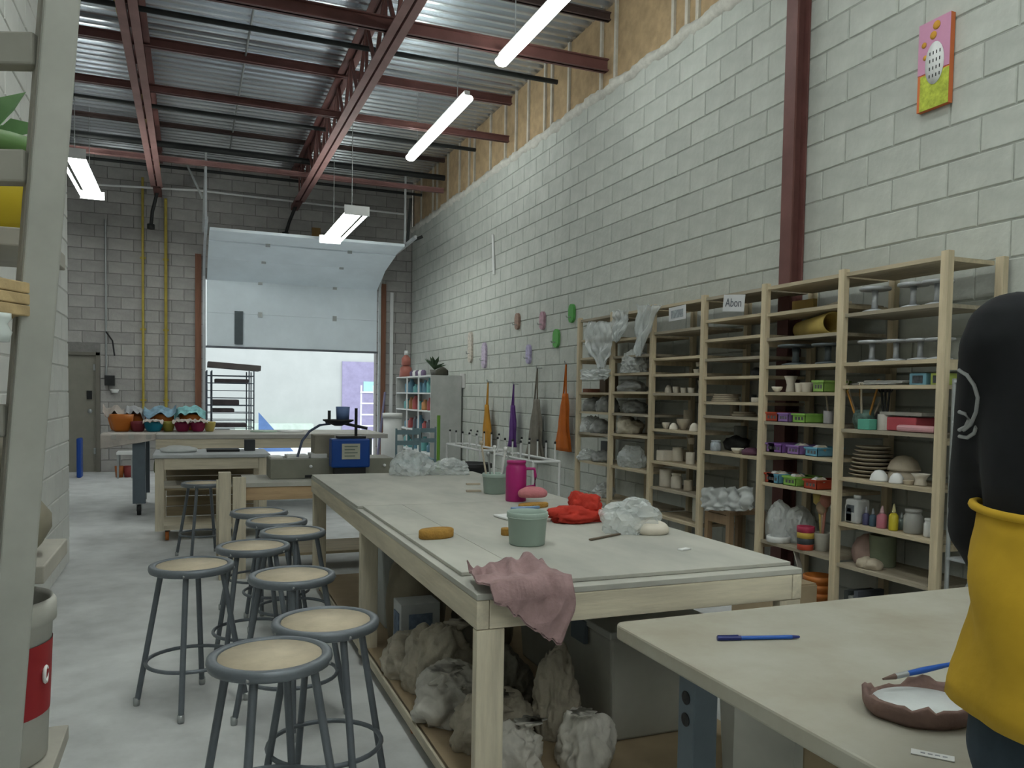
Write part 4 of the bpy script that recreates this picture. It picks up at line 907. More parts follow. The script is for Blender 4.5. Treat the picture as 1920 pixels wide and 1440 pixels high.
tag(MB().box(sp(1715, 1.325, 3.66)+Vector((0, .0, .01)), (.22, .28, .018)).build('grey_slab', mat('grey_slate', (.30, .29, .26))), 'grey slab lying across the coral red tray', 'slab')
tag(MB().box(sp(1722, 1.24, 3.52)+Vector((0, 0, .02)), (.06, .24, .035)).build('pink_roll', pkp, bevel=.012), 'pink roll lying in front of the coral red tray', 'roll')
for i in range(8): pot(1627+(i % 3)*3-(4 if i < 4 else -6), .96, [84, 82, 78, 76, 74, 72, 66, 62][i], 6.5, 'plate', clay_b, 'buff bisque plate stacked at the left of the last bay, %s from below' % ['first', 'second', 'third', 'fourth', 'fifth', 'sixth', 'seventh', 'eighth'][i], name='plate', cat='plate', X=3.68, dx=i*.023, group='stacked bisque plates')
pot(1698, .96, 62, 30, 'dome', clay_b, 'upturned buff bowl on the last bay, lower of the nested pair', name='bowl', cat='bowl', X=3.70); pot(1698, .96, 58, 28, 'dome', clay_b, 'upturned buff bowl on the last bay, upper of the nested pair', name='bowl', cat='bowl', X=3.70, dx=.058)
pot(1652, .96, 34, 21, 'dome', white, 'white plaster dome in front of the plates, left of two', name='plaster_dome', cat='mould', X=3.54); pot(1685, .96, 28, 20, 'dome', white, 'white plaster dome in front of the upturned bowls, right of two', name='plaster_dome', cat='mould', X=3.54)
pot(1707, .96, 20, 9, 'cup', clay_b, 'small buff dish right of the plaster domes', X=3.54); pot(1730, .96, 34, 22, 'vase', clay_w, 'pale pedestal dish at the right of the plaster domes', X=3.58)
def jug6(px, wpx, hpx, label, X):
    w_, h = dims(px, wpx, hpx, X); p = sp(px, .70, X); t = thing('glaze_jug', label, 'jug', p); jm = mat('white_hdpe', (.44, .45, .44), rough=.4)
    MB().b2(-.05, .05, -w_/2, w_/2, 0, h*.86).build('body', jm, t, world=False, bevel=.012); MB().lathe([(.001, h*.86), (.022, h*.86), (.022, h), (.001, h)], seg=14).build('cap', jm, t, world=False)
    MB().b2(-.052, -.05, -w_*.28, w_*.28, h*.40, h*.66).build('label_print', mat('black_label', (.06, .07, .08), var=.5, scale=30), t, world=False)
jug6(1590, 22, 42, 'white glaze jug with a black label, half behind the post', 3.56); jug6(1613, 30, 52, 'white glaze jug with a square black label in the last bay', 3.56)
def bottle(px, wpx, hpx, c, cn, label, X=3.55, tip=True):
    w_, h = dims(px, wpx, hpx, X); r = w_/2; p = sp(px, .70, X); t = thing('squeeze_bottle', label, 'bottle', p, group='squeeze bottles of glaze')
    MB().lathe([(.001, 0), (r*.95, 0), (r, .04*h), (r, .55*h), (r*.5, .66*h), (.001, .66*h)], seg=18).build('body', plastic(cn, c), t, world=False)
    MB().lathe([(.001, .66*h), (r*.5, .66*h), (r*.42, .74*h), (r*.12, h), (.001, h)], seg=14).build('nozzle', plastic(cn+'_tip', tuple(.5*v+.2 for v in c)), t, world=False)
bottle(1630, 13, 34, (.06, .06, .13), 'dark_navy', 'dark navy squeeze bottle, leftmost in the last bay'); bottle(1643, 13, 34, (.05, .09, .13), 'dark_teal', 'dark teal squeeze bottle between navy and pink ones')
bottle(1660, 19, 42, (.42, .14, .18), 'rose', 'rose pink squeeze bottle in the last bay'); bottle(1682, 17, 50, (.50, .42, .03), 'lemon', 'lemon yellow squeeze bottle in the last bay')
bottle(1697, 14, 32, (.22, .28, .26), 'grey_green', 'grey green squeeze bottle right of the yellow one', 3.62)
pot(1719, .70, 34, 46, 'jar', mat('grey_jar', (.34, .34, .32), rough=.4), 'large grey lidded jar on the last bay', name='jar', cat='jar', X=3.58); pot(1749, .70, 18, 36, 'jar', white, 'white canister beside the right post of the last bay', name='canister', cat='canister', X=3.56)
tag(MB().blob(sp(1618, .46, 3.66), (.16, .17, .17), 101, .10, 1.6, 3).build('clay_bag', mat('pinkish_bag', (.33, .23, .20), var=.12)), 'pinkish bag of clay on the lowest shelf of the last bay', 'bag')
pot(1663, .46, 48, 58, 'cyl', mat('sage_green', (.22, .25, .17), var=.15), 'sage green drum on the lowest shelf of the last bay', name='drum', cat='drum', X=3.68)
for i, (px, sd) in enumerate(((1632, 102), (1646, 103))): tag(MB().blob(sp(px, .46, 3.55), (.10, .10, .06), sd, .2, 2, 3).build('clay_lump', clay_b), 'buff lump of clay in front of the sage drum, %s of two' % ['left', 'right'][i], 'clay')
yb = PY[5]-.05
for i in range(11):
    w_ = .028+.012*random.random(); hh = .26+.06*random.random(); c = [(.05, .06, .06), (.20, .21, .20), (.09, .10, .12), (.30, .29, .26), (.16, .06, .05)][i % 5]
    tag(MB().b2(3.52, 3.72, yb-w_, yb-.002, .0, hh).build('book', mat('book_%d' % (i % 5), c), bevel=.002), 'book on the floor shelf under the last bay, number %s from the left' % ['one', 'two', 'three', 'four', 'five', 'six', 'seven', 'eight', 'nine', 'ten', 'eleven'][i], 'book', 'books under the last bay'); yb -= w_+.002
# ---- clear rack right of the shelving
ra, rb = PY[6]-.06, PY[6]-.46
t = thing('wire_rack', 'grey metal rack with glass jars right of the pine shelving', 'rack', (3.7, (ra+rb)/2, 0))
for x in (3.50, 3.86):
    for y in (ra, rb): MB().tube([(x, y, 0), (x, y, 1.52)], .011, 8).build('post', greymetal, t)
for z in (.35, .62, .88, 1.12, 1.30, 1.50): MB().b2(3.49, 3.87, rb, ra, z, z+.012).build('shelf', galv, t)
for i, z in enumerate((.362, .632, .892)):
    tag(MB().lathe([(.001, 0), (.05, 0), (.055, .02), (.055, .12), (.04, .15), (.04, .17), (.001, .17)], (3.58, ra-.10, z), 18).build('glass_jar', bag_clear), 'clear jar on the metal rack, %s of three' % ['lowest', 'middle', 'highest'][i], 'jar')
# ---- painting on the right wall
a = on(1726, 52, 0, 3.90); b = on(1722, 214, 0, 3.90); c = on(1800, 32, 0, 3.90)
z1, z0, y1, y0 = a.z, b.z, b.y, on(1784, 120, 0, 3.90).y
t = thing('painting', 'small unframed bright painting hanging high on the right wall', 'painting', (3.90, (y0+y1)/2, z0))
MB().b2(3.885, 3.917, y0, y1, z0, z1).build('canvas', plastic('paint_orange', (.62, .17, .06), .8), t)
hh = z1-z0
MB().b2(3.882, 3.885, y0, y1, z0+hh*.42, z1).build('pink_field', plastic('paint_pink', (.58, .28, .42), .8), t); MB().b2(3.882, 3.885, y0, y1-.02, z0, z0+hh*.40).build('lime_field', mat('paint_lime', (.42, .48, .06), var=.3, scale=30), t)
mb = MB(); mb.lathe([(.001, 0), (.062, 0), (.062, .003), (.001, .003)], (3.878, y1-.115, z0+hh*.50), 24, axis=0, sx=1, sy=1.9); mb.build('white_cloud', white, t)
for k in range(16): MB().box((3.877, y1-.085-.022*(k % 4), z0+hh*.36+.042*(k//4)), (.002, .005, .018)).build('black_stroke', black, t)
for dy, dz, r in ((.05, .60, .014), (.04, .75, .016), (.10, .82, .022), (.12, .92, .024)):
    MB().lathe([(.001, 0), (r, 0), (r, .002), (.001, .002)], (3.879, y1-dy, z0+hh*dz), 18, axis=0).build('orange_dot', plastic('paint_amber', (.60, .30, .04), .8), t)
# ================================================================== FAR PART OF THE ROOM
# --- far steel-legged table with bowls
fz, fy0, fy1 = .90, 9.8, 11.0
fx0, fx1 = on(192, 820, 1, fy0).x, 2.25
t = thing('far_table', 'long grey-topped table on steel legs with casters near the roll-up door', 'table', ((fx0+fx1)/2, 10.4, 0))
MB().b2(fx0, fx1, fy0, fy1, fz-.05, fz).build('top', mat('grey_board', (.40, .39, .36), var=.08), t, bevel=.004)
lx = on(260, 900, 1, fy0).x
for x, y in ((lx, fy0+.05), (fx1-.25, fy0+.05), (lx, fy1-.12), (fx1-.25, fy1-.12)):
    lg = MB().b2(x-.065, x+.065, y, y+.07, .13, fz-.051).build('leg', lm_, t, bevel=.004)
    MB().lathe([(.001, -.02), (.06, -.02), (.06, .02), (.001, .02)], (x, y+.03, .06), 18, axis=0).build('caster_wheel', black, lg); MB().b2(x-.03, x-.022, y, y+.06, .05, .13).b2(x+.022, x+.03, y, y+.06, .05, .13).build('caster_fork', greymetal, lg)
MB().b2(lx+.2, fx1-.3, fy0+.1, fy1-.1, .40, .43).build('lower_shelf', mat('grey_board2', (.36, .35, .32)), t)
MB().b2(on(292, 840, 1, fy0+.02).x, fx1-.3, fy0+.012, fy0+.04, fz-.16, fz-.052).build('front_rail', pine_x, t)
# cloth hanging over the left end
cl = mat('pale_cloth', (.46, .42, .38), var=.15, bump=.3)
def hang(u, v):
    x = fx0-.02+.55*u; k = .02*math.sin(u*14); y = fy0-.006-.012*math.sin(u*20)
    z = fz+.008-.16*max(0, v-.3)/.7*(1-.6*u)
    if v < .3: y = fy0+.35*(1-v/.3); z = fz+.008
    return (x, y, z)
tag(MB().grid(hang, 20, 14, .005).build('cloth', cl), 'pale cloth hanging over the left end of the far table', 'cloth')
orb = plastic('orange_bowl', (.50, .15, .02)); grn = mat('grey_linen', (.34, .35, .36), var=.2, bump=.3); blu = mat('blue_print_cloth', (.22, .36, .46), var=.4, scale=14); tea = mat('teal_print_cloth', (.22, .48, .50), var=.35, scale=14); pc_ = mat('beige_linen', (.44, .39, .35), var=.15, bump=.3)
def big_bowl(px, Y, r, h, m, label, flip=False, z=None):
    x = on(px, 800, 1, Y).x; z = fz+.001 if z is None else z
    pr = [(.001, 0), (r*.55, 0), (r*.7, h*.12), (r*.95, h*.7), (r, h), (r*.95, h), (r*.88, h*.7), (r*.6, h*.15), (.001, h*.1)]
    if flip: pr = [(.001, 0), (r, 0), (r*.97, h*.25), (r*.72, h*.80), (r*.5, h), (.001, h)]
    return tag(MB().lathe(pr, (x, Y, z), 26).build('mixing_bowl', m), label, 'bowl', 'coloured bowls on the far table')
def cover(px, Y, w_, h, z, m, label, sd):
    x = on(px, 800, 1, Y).x; mb = MB()
    def fn(u, v):
        a = (u-.5)*w_; b = (v-.5)*.30
        dip = 2.2*abs(u-.5)*abs(math.sin(u*6+sd))
        return (x+a, Y+b-.05, z+h*(1-abs(v-.35)*1.5)-h*.7*dip*(1-v)+.03*noise.noise(Vector((u*7, v*5, sd))))
    mb.grid(fn, 18, 14, .006); return tag(mb.build('cloth_cover', m), label, 'cloth', 'cloth covers on the bowls')
for i, (px, m, cn) in enumerate(((213, pc_, 'beige linen'), (248, grn, 'grey linen'), (297, blu, 'blue printed'), (352, tea, 'teal printed'))):
    Y = 10.84
    big_bowl(px+8, Y, .115 if i < 2 else .15, .20, orb, 'orange mixing bowl in the back row on the far table, %s of four' % ['leftmost', 'second', 'third', 'rightmost'][i])
    cover(px+4, Y, .25 if i < 2 else .36, .15, fz+.155, m, '%s cloth covering an orange bowl on the far table' % cn, i*1.7)
for i, (px, c, cn, r) in enumerate(((228, None, 'orange', .13), (259, (.20, .03, .04), 'dark_red_bowl', .09), (288, (.02, .26, .40), 'azure_bowl', .115), (316, (.32, .28, .05), 'olive_bowl', .075), (342, (.34, .03, .10), 'crimson_bowl', .095), (371, (.34, .03, .10), 'crimson_bowl', .095), (393, (.50, .40, .12), 'straw_bowl', .07))):
    big_bowl(px, 10.50 if i else 10.52, r, .12 if i else .2, orb if c is None else plastic(cn, c), '%s bowl in the front row on the far table, %s of seven' % (['orange', 'dark red', 'azure blue', 'olive', 'crimson', 'crimson', 'straw yellow'][i], ['first', 'second', 'third', 'fourth', 'fifth', 'sixth', 'seventh'][i]))
    if i in (2, 4, 5): cover(px, 10.50, .22, .035, fz+.11, pc_, 'beige cloth laid over the %s bowl in the front row' % {2: 'azure', 4: 'left crimson', 5: 'right crimson'}[i], i)
for i, px in enumerate((495, 545)):
    tag(MB().lathe([(.001, 0), (.16, 0), (.16, .012), (.001, .02)], (on(px, 812, 1, 10.4).x, 10.4, fz+.001), 24).build('plaster_bat', [mat('pale_green_bat', (.42, .54, .45)), white][i]), '%s round bat lying on the far table right of the wire rack' % ['pale green', 'white'][i], 'bat')
# --- wire rack behind the far table
ra, rb = on(388, 760, 1, 11.25).x, on(476, 760, 1, 11.25).x
t = thing('bakery_rack', 'tall wire drying rack full of trays behind the far table', 'rack', ((ra+rb)/2, 11.5, 0)); wr_ = mat('blue_grey_wire', (.16, .19, .24), rough=.4, metal=.4)
for x in (ra, ra+.06, rb-.06, rb):
    for y in (11.25, 11.8): MB().tube([(x, y, 0), (x, y, 1.66)], .009, 6).build('upright', wr_, t)
for k in range(13):
    z = .42+k*.098; mb = MB()
    for y in (11.25, 11.8): mb.tube([(ra, y, z), (rb, y, z)], .006, 6)
    for x in (ra, rb): mb.tube([(x, 11.25, z), (x, 11.8, z)], .006, 6)
    mb.build('tier', wr_, t)
wd = mat('dark_ware', (.12, .10, .11), var=.3)
for i, (k, a, b, h) in enumerate(((11, .10, .52, .05), (8, .06, .40, .07), (7, .05, .34, .05), (5, .08, .5, .05), (4, .1, .3, .06))):
    z = .42+k*.098+.007; tag(MB().b2(ra+a, min(rb-.03, ra+b), 11.32, 11.7, z, z+h).build('ware_tray', wd, bevel=.01), 'dark tray of drying ware in the wire rack, %s from the top' % ['first', 'second', 'third', 'fourth', 'fifth'][i], 'tray', 'trays in the wire rack')
tag(MB().box(((ra+rb)/2+.05, 11.5, 1.722), (.66, .5, .07), Matrix.Rotation(.06, 3, 'Y')).build('cardboard_sheet', mat('grey_card', (.16, .14, .14)), bevel=.004), 'flat dark carton lying on top of the wire rack', 'box')
# --- side table with bins by the steel door
x0 = on(218, 850, 1, 14.0).x; x1 = on(250, 850, 1, 14.0).x
t = thing('side_table', 'small white side table by the steel door', 'table', ((x0+x1)/2, 14.2, 0)); zt = on(235, 848, 1, 14.0).z
MB().b2(x0, x1, 14.0, 14.4, zt-.04, zt).build('top', white, t)
for x in (x0+.02, x1-.02):
    for y in (14.03, 14.37): MB().b2(x-.015, x+.015, y-.015, y+.015, 0, zt-.041).build('leg', greymetal, t)
for i, (px, c, cn, z0) in enumerate(((224, (.46, .14, .03), 'bin_orange', 0), (240, (.30, .05, .05), 'bin_red', 0))):
    x = on(px, 870, 1, 14.2).x; tag(MB().lathe([(.001, 0), (.055, 0), (.07, .18), (.062, .18), (.048, .02), (.001, .02)], (x, 14.2, z0), 18).build('small_bin', plastic(cn, c)), '%s bin under the white side table' % ['orange', 'red'][i], 'bin')
tag(MB().b2(on(143, 850, 1, 14.2).x, on(152, 850, 1, 14.2).x, 14.2, 14.45, 0, .62).build('blue_barrel', plastic('cobalt_blue', (.01, .06, .30)), bevel=.02), 'cobalt blue bin just visible beside the white partition', 'bin')
tag(MB().blob((lx+.22, 10.3, .431), (.16, .16, .30), 120, .2, 2, 3).build('green_sack', mat('moss_green', (.12, .14, .05), var=.3)), 'moss green sack on the lower shelf of the far table', 'sack')
# --- rolling pine cart
ax0, ax1, ay0, ay1, az = -.30, .68, 8.05, 8.75, .805
t = thing('rolling_cart', 'pine workbench cart with planked back on orange casters', 'cart', (.2, 8.4, 0))
MB().b2(ax0-.02, ax1+.03, ay0-.02, ay1+.02, az-.035, az).build('top', mat('zinc_top', (.42, .44, .45), rough=.5, var=.08), t, bevel=.008)
dk = wood('weathered_plank', (.27, .22, .14), axis=0)
for x in (ax0, ax1-.075):
    for y in (ay0, ay1-.045): MB().b2(x, x+.075, y, y+.045, .10, az-.036).build('post', pine_z, t, bevel=.003)
for y in (ay0, ay1-.04): MB().b2(ax0+.077, ax1-.077, y, y+.04, az-.14, az-.037).build('rail', pine_x, t, bevel=.003)
MB().b2(ax0, ax1, ay0+.05, ay1-.05, .10, .14).build('floor_board', pine_x, t)
for k in range(5): MB().b2(ax0+.08, ax1-.08, ay1-.08, ay1-.05, .15+k*.10, .243+k*.10).build('back_plank', dk, t, bevel=.003)
for x in (ax0+.10, ax1-.35):
    for y in (ay0+.1, ay1-.1): c = MB().lathe([(.001, -.015), (.045, -.015), (.045, .015), (.001, .015)], (x, y, .046), 16, axis=0).build('caster_wheel', org, t); MB().b2(x-.02, x+.02, y-.02, y+.02, .085, .10).build('caster_plate', blacksteel, c)
MB().b2(ax0+.08, ax1-.08, ay0+.06, ay1-.09, .47, .485).build('middle_shelf', dk, t)
for i, (a, b) in enumerate(((300, 380), (418, 480))):
    xa, xb = on(a, 880, 1, ay0+.1).x, on(b, 880, 1, ay0+.1).x; tag(MB().b2(xa, xb, ay0+.08, ay1-.15, .486, .51).build('ware_board', mat('pale_board', (.50, .47, .40))), 'pale ware board in the cart, %s of two' % ['left', 'right'][i], 'board')
tag(MB().blob((on(335, 850, 1, 8.4).x, 8.4, az), (.34, .3, .06), 130, .2, 2, 3).build('folded_plastic', bag_white), 'folded milky plastic on the cart top', 'plastic sheet')
tag(MB().box((on(418, 852, 1, 8.45).x, 8.45, az+.012), (.30, .22, .022)).build('black_tray', black), 'flat black tray on the cart top', 'tray')
tag(MB().box((on(468, 846, 1, 8.5).x, 8.5, az+.055), (.10, .10, .11)).build('dark_cube', mat('charcoal_box', (.04, .045, .05)), bevel=.004), 'small charcoal box at the right of the cart top', 'box')
# --- low pine bench with slab roller
by0, by1 = 6.32, 6.95
bz = on(520, 905, 1, by0).z; bx0 = on(410, 950, 1, by0).x; bx1 = 1.72
t = thing('slab_bench', 'low pine bench with double posts behind the long table', 'bench', (1.0, 6.6, 0))
MB().b2(on(461, 920, 1, by0).x, bx1, by0+.002, by1, bz-.03, bz).build('top', ply, t)
pz_ = on(420, 886, 1, by0).z; xa, xb, xc, xd = (on(q, 940, 1, by0).x for q in (410, 433, 436, 461))
MB().b2(xa, xb, by0-.02, by0+.07, 0, pz_).build('post', pine_z, t, bevel=.003); MB().b2(xc, xd, by0-.02, by0+.02, 0, pz_-.035).build('post', pine_z, t, bevel=.003)
for x in (bx1-.09,): MB().b2(x, x+.09, by0+.03, by0+.07, 0, bz-.031).build('post', pine_z, t)
for x in (xa, bx1-.09): MB().b2(x, x+.09, by1-.05, by1-.01, 0, bz-.031).build('post', pine_z, t)
MB().b2(xd+.002, bx1, by0+.01, by0+.05, bz-.13, bz-.031).build('rail', wood('fresh_pine', (.44, .31, .18), axis=0), t, bevel=.003)
MB().b2(xd, bx1, by0+.05, by1-.05, .14, .16).build('lower_shelf', dk, t)
rm = mat('olive_grey_metal', (.22, .22, .18), rough=.5, var=.1); r0, r1 = on(507, 875, 1, 6.55).x, on(738, 875, 1, 6.55).x; rz_ = on(600, 860, 1, 6.55).z
t = thing('slab_roller', 'olive grey slab roller lying on the low pine bench', 'slab roller', ((r0+r1)/2, 6.7, bz))
MB().b2(r0, r1, 6.55, 6.90, bz+.001, rz_).build('bed', rm, t, bevel=.006)
for q in (583, 721): x = on(q, 870, 1, 6.54).x; MB().lathe([(.001, -.012), (.012, -.012), (.012, .0), (.001, .0)], (x, 6.548, rz_-.06), 12, axis=1).build('bolt', white, t)
MB().b2(on(572, 880, 1, 6.54).x, on(618, 880, 1, 6.54).x, 6.54, 6.549, bz+.01, bz+.03).build('vent_slot', black, t)
for i, (a, b) in enumerate(((490, 530), (536, 578), (580, 612))):
    xa_, xb_ = on(a, 855, 1, 6.72).x, on(b, 855, 1, 6.72).x; xa_ = max(xa_, r0+.01)
    tag(MB().b2(xa_, xb_-.01, 6.62, 6.82, rz_+.001, rz_+.012+.01*i).build('paper_stack', white), 'white paper stack on the slab roller, %s of three' % ['left', 'middle', 'right'][i], 'paper', 'papers on the slab roller')
b0, b1 = on(587, 830, 1, 6.75).x, on(624, 830, 1, 6.75).x
tag(MB().b2(b0, b1, 6.66, 6.88, rz_+.001, on(600, 816, 1, 6.66).z).build('beige_box', mat('beige_box_card', (.27, .25, .20)), bevel=.006), 'beige box standing left of the blue machine box', 'box')
by = 6.37; c0, c1 = on(622, 850, 1, by).x, on(694, 850, 1, by).x; cz0, cz1 = on(655, 877, 1, by).z, on(655, 823, 1, by).z
t = thing('blue_machine', 'bright blue machine box with a paper label on the pine bench', 'machine', ((c0+c1)/2, by, bz))
MB().b2(c0, c1, by, by+.14, cz0, cz1).build('housing', plastic('royal_blue', (.008, .055, .26), .4), t, bevel=.012); MB().b2(c0+.03, c1-.03, by+.02, by+.12, bz+.001, cz0).build('foot', black, t)
l0, l1 = on(641, 850, 1, by).x, on(675, 850, 1, by).x; lz0, lz1 = on(655, 861, 1, by).z, on(655, 832, 1, by).z
lb = MB().b2(l0, l1, by-.004, by-.001, lz0, lz1).build('paper_label', mat('label_paper', (.42, .42, .34)), t)
for k in range(4): MB().b2(l0+.02, l1-.02-.02*(k % 2), by-.006, by-.004, lz1-.025-.025*k, lz1-.018-.025*k).build('print_line', mat('label_ink', (.10, .14, .12)), lb)
t = thing('desk_stand', 'black clamp stand with tray and cup on top of the blue machine', 'stand', ((c0+c1)/2, by+.07, cz1))
cm = (c0+c1)/2
MB().tube([(cm+.05, by+.07, cz1), (cm+.05, by+.07, cz1+.24)], .012, 8).build('pole', black, t); MB().b2(cm-.10, cm+.12, by+.02, by+.12, cz1+.001, cz1+.02).build('base', black, t)
MB().tube([(cm-.17, by+.07, cz1+.13), (cm-.05, by+.07, cz1+.12), (cm+.14, by+.07, cz1+.08)], .012, 8).build('arm', black, t); MB().lathe([(.001, .10), (.03, .10), (.12, .14), (.12, .15), (.001, .15)], (cm-.09, by+.07, cz1), 20).build('tray', black, t)
MB().tube([(cm-.16, by+.07, cz1+.14), (cm-.16, by+.07, cz1+.22)], .012, 8).build('peg', black, t)
tag(MB().lathe([(.001, 0), (.05, 0), (.055, .10), (.045, .10), (.04, .01), (.001, .01)], (cm-.055, by+.07, cz1+.151), 18).build('blue_cup', plastic('denim_blue', (.10, .16, .32))), 'denim blue cup on the black stand', 'cup')
pts = [at(*q, proj((r0+.1, 6.7, rz_))[2]) for q in ((556, 846), (565, 826), (580, 808), (600, 797), (620, 795))]; pts = [Vector((p.x, 6.60, p.z)) for p in pts]; pts[0].z = rz_+.012
tag(MB().tube(pts+[Vector((cm-.17, 6.52, cz1+.125))], .010, 8).build('hose', mat('slate_hose', (.08, .10, .16))), 'slate coloured hose arching left of the blue machine', 'hose')
# --- right corner: white cabinet with bottles
kx0, kx1, ky0, ky1, kz = 3.40, 3.89, 11.95, 14.2, 1.69
t = thing('glaze_cabinet', 'white open cabinet of glaze bottles near the roll-up door', 'cabinet', (3.65, 13, 0))
MB().b2(kx0, kx1, ky0, ky0+.025, 0, kz).build('side_panel', mat('cabinet_grey', (.42, .43, .41)), t); MB().b2(kx0, kx1, ky1-.025, ky1, 0, kz).build('side_panel', M['cabinet_grey'], t)
MB().b2(kx1-.02, kx1, ky0+.026, ky1-.026, 0, kz).build('back_panel', white, t)
lev = [.10, .46, .80, 1.12, 1.40]
for z in lev+[kz-.02]: MB().b2(kx0, kx1-.021, ky0+.026, ky1-.026, z, z+.02).build('shelf', white, t)
for y in (ky0+.75, ky0+1.5): MB().b2(kx0, kx0+.02, y-.012, y+.012, 0, kz).build('stile', white, t)
bc = [((.10, .22, .30), 'b_blue'), ((.42, .20, .08), 'b_rust'), ((.55, .58, .58), 'b_white'), ((.12, .34, .34), 'b_teal'), ((.10, .10, .12), 'b_black'), ((.36, .08, .08), 'b_red')]
nm = ['lowest', 'second', 'middle', 'fourth', 'top']
for i, z in enumerate(lev):
    for j in range(7):
        c, cn = bc[(i*3+j*2+(j*i) % 3) % 6]; hh = .14+.09*((i*5+j*3) % 4)/3
        if hh > .26: hh = .24
        y = ky0+.16+j*.29; r = .05+.012*((i+j) % 2)
        tag(MB().lathe([(.001, 0), (r*.95, 0), (r, .01), (r, hh*.7), (r*.5, hh*.82), (r*.5, hh), (.001, hh)], (kx0+.12, y, z+.021), 14).build('glaze_bottle', plastic(cn, c)), '%s glaze bottle in the white cabinet, %s shelf, place %s from the near end' % (cn[2:], nm[i], ['one', 'two', 'three', 'four', 'five', 'six', 'seven'][j]), 'bottle', 'glaze bottles in the cabinet')
t = thing('potted_plant', 'small dark green plant in a pot on the white cabinet', 'plant', (3.55, 12.3, kz)); MB().lathe([(.001, 0), (.05, 0), (.07, .09), (.06, .09), (.001, .07)], (3.55, 12.3, kz+.001), 16).build('pot', mat('dark_pot', (.10, .10, .09)), t)
lf = mat('dark_leaf', (.05, .09, .045), var=.3)
for k in range(16):
    a = k*2.4; l = .10+.05*(k % 3); p0 = Vector((3.55, 12.3, kz+.09)); p1 = p0+Vector((l*math.cos(a), l*math.sin(a), .08+.16*((k*7) % 5)/5)); s_ = Vector((-math.sin(a), math.cos(a), 0))*.035
    MB().add([p0, (p0+p1)/2+s_+Vector((0, 0, .03)), p1, (p0+p1)/2-s_+Vector((0, 0, .03))], [(0, 1, 2, 3)]).build('leaf', lf, t)
tag(MB().blob((3.6, 12.05, kz+.001), (.2, .14, .12), 140, .3, 2.4, 3).build('dark_bundle', mat('dark_olive', (.05, .05, .035))), 'dark bundle at the near end of the white cabinet top', 'bundle')
t = thing('red_lantern', 'stacked red and white ornament at the far end of the white cabinet', 'ornament', (3.5, 13.9, kz)); MB().lathe([(.001, 0), (.12, 0), (.10, .16), (.05, .2), (.001, .2)], (3.5, 13.9, kz+.001), 18).build('base', plastic('faded_red', (.40, .14, .11)), t); MB().lathe([(.001, .2), (.08, .2), (.08, .32), (.03, .38), (.001, .38)], (3.5, 13.9, kz+.001), 18).build('top', M['faded_red'], t); MB().lathe([(.001, .38), (.04, .38), (.03, .46), (.001, .46)], (3.5, 13.9, kz+.001), 14).build('cap', white, t)
for k in range(5): tag(MB().lathe([(.001, 0), (.04, 0), (.045, .07), (.02, .1), (.001, .1)], (3.5, 12.75+.18*k, kz+.001), 14).build('small_pot', [mat('plum_pot', (.16, .12, .20)), white][k % 2]), 'small %s pot on the white cabinet, %s from the plant' % (['plum', 'white'][k % 2], ['first', 'second', 'third', 'fourth', 'fifth'][k]), 'pot', 'small pots on the cabinet')
d0 = on(735, 850, 1, 11.4)
t = thing('white_drum', 'tall white drum standing in front of the glaze cabinet', 'drum', (d0.x, 11.4, 0)); MB().lathe([(.001, 0), (.15, 0), (.16, .02), (.16, .75), (.13, .85), (.13, 1.05), (.001, 1.05)], (d0.x, 11.4, 0), 26).build('body', white, t); MB().lathe([(.001, 1.05), (.14, 1.05), (.14, 1.12), (.001, 1.12)], (d0.x, 11.4, 0), 26).build('lid', white, t)
t = thing('mop', 'violet grey mop leaning by the roll-up door', 'mop', (on(704, 850, 1, 12.2).x, 12.2, 0))
MB().tube([on(722, 735, 1, 12.2), Vector((on(704, 850, 1, 12.2).x, 12.2, .12))], .018, 8).build('handle', mat('violet_grey', (.20, .19, .30)), t)
MB().blob((on(704, 850, 1, 12.2).x, 12.2, 0), (.22, .14, .13), 7, .2, 3, 3).build('mop_head', cl, t)
# blue-grey chairs before the cabinet
chm = mat('teal_grey_frame', (.16, .24, .27), rough=.5)
for i, px in enumerate((760, 790)):
    yc = 10.6+.55*i; x = on(px, 840, 1, yc).x; t = thing('metal_chair', 'teal grey metal chair before the glaze cabinet, %s of two' % ['left', 'right'][i], 'chair', (x, yc, 0))
    for dx_ in (-.16, .16): MB().tube([(x+dx_, yc-.15, 0), (x+dx_, yc-.15, .94)], .014, 8).build('back_leg', chm, t); MB().tube([(x+dx_, yc+.22, 0), (x+dx_, yc+.20, .46)], .014, 8).build('front_leg', chm, t)
    MB().b2(x-.18, x+.18, yc-.16, yc+.23, .46, .485).build('seat', chm, t); MB().b2(x-.16, x+.16, yc-.16, yc-.14, .72, .78).build('back_rail', chm, t); MB().b2(x-.16, x+.16, yc-.16, yc-.14, .86, .92).build('back_rail', chm, t)
gx = on(822, 830, 1, 10.3).x
tag(MB().tube([(gx, 10.3, 0), (gx, 10.3, 1.12)], .022, 10).build('green_pole', plastic('grass_green', (.16, .34, .04))), 'grass green pole standing right of the metal chairs', 'pole')
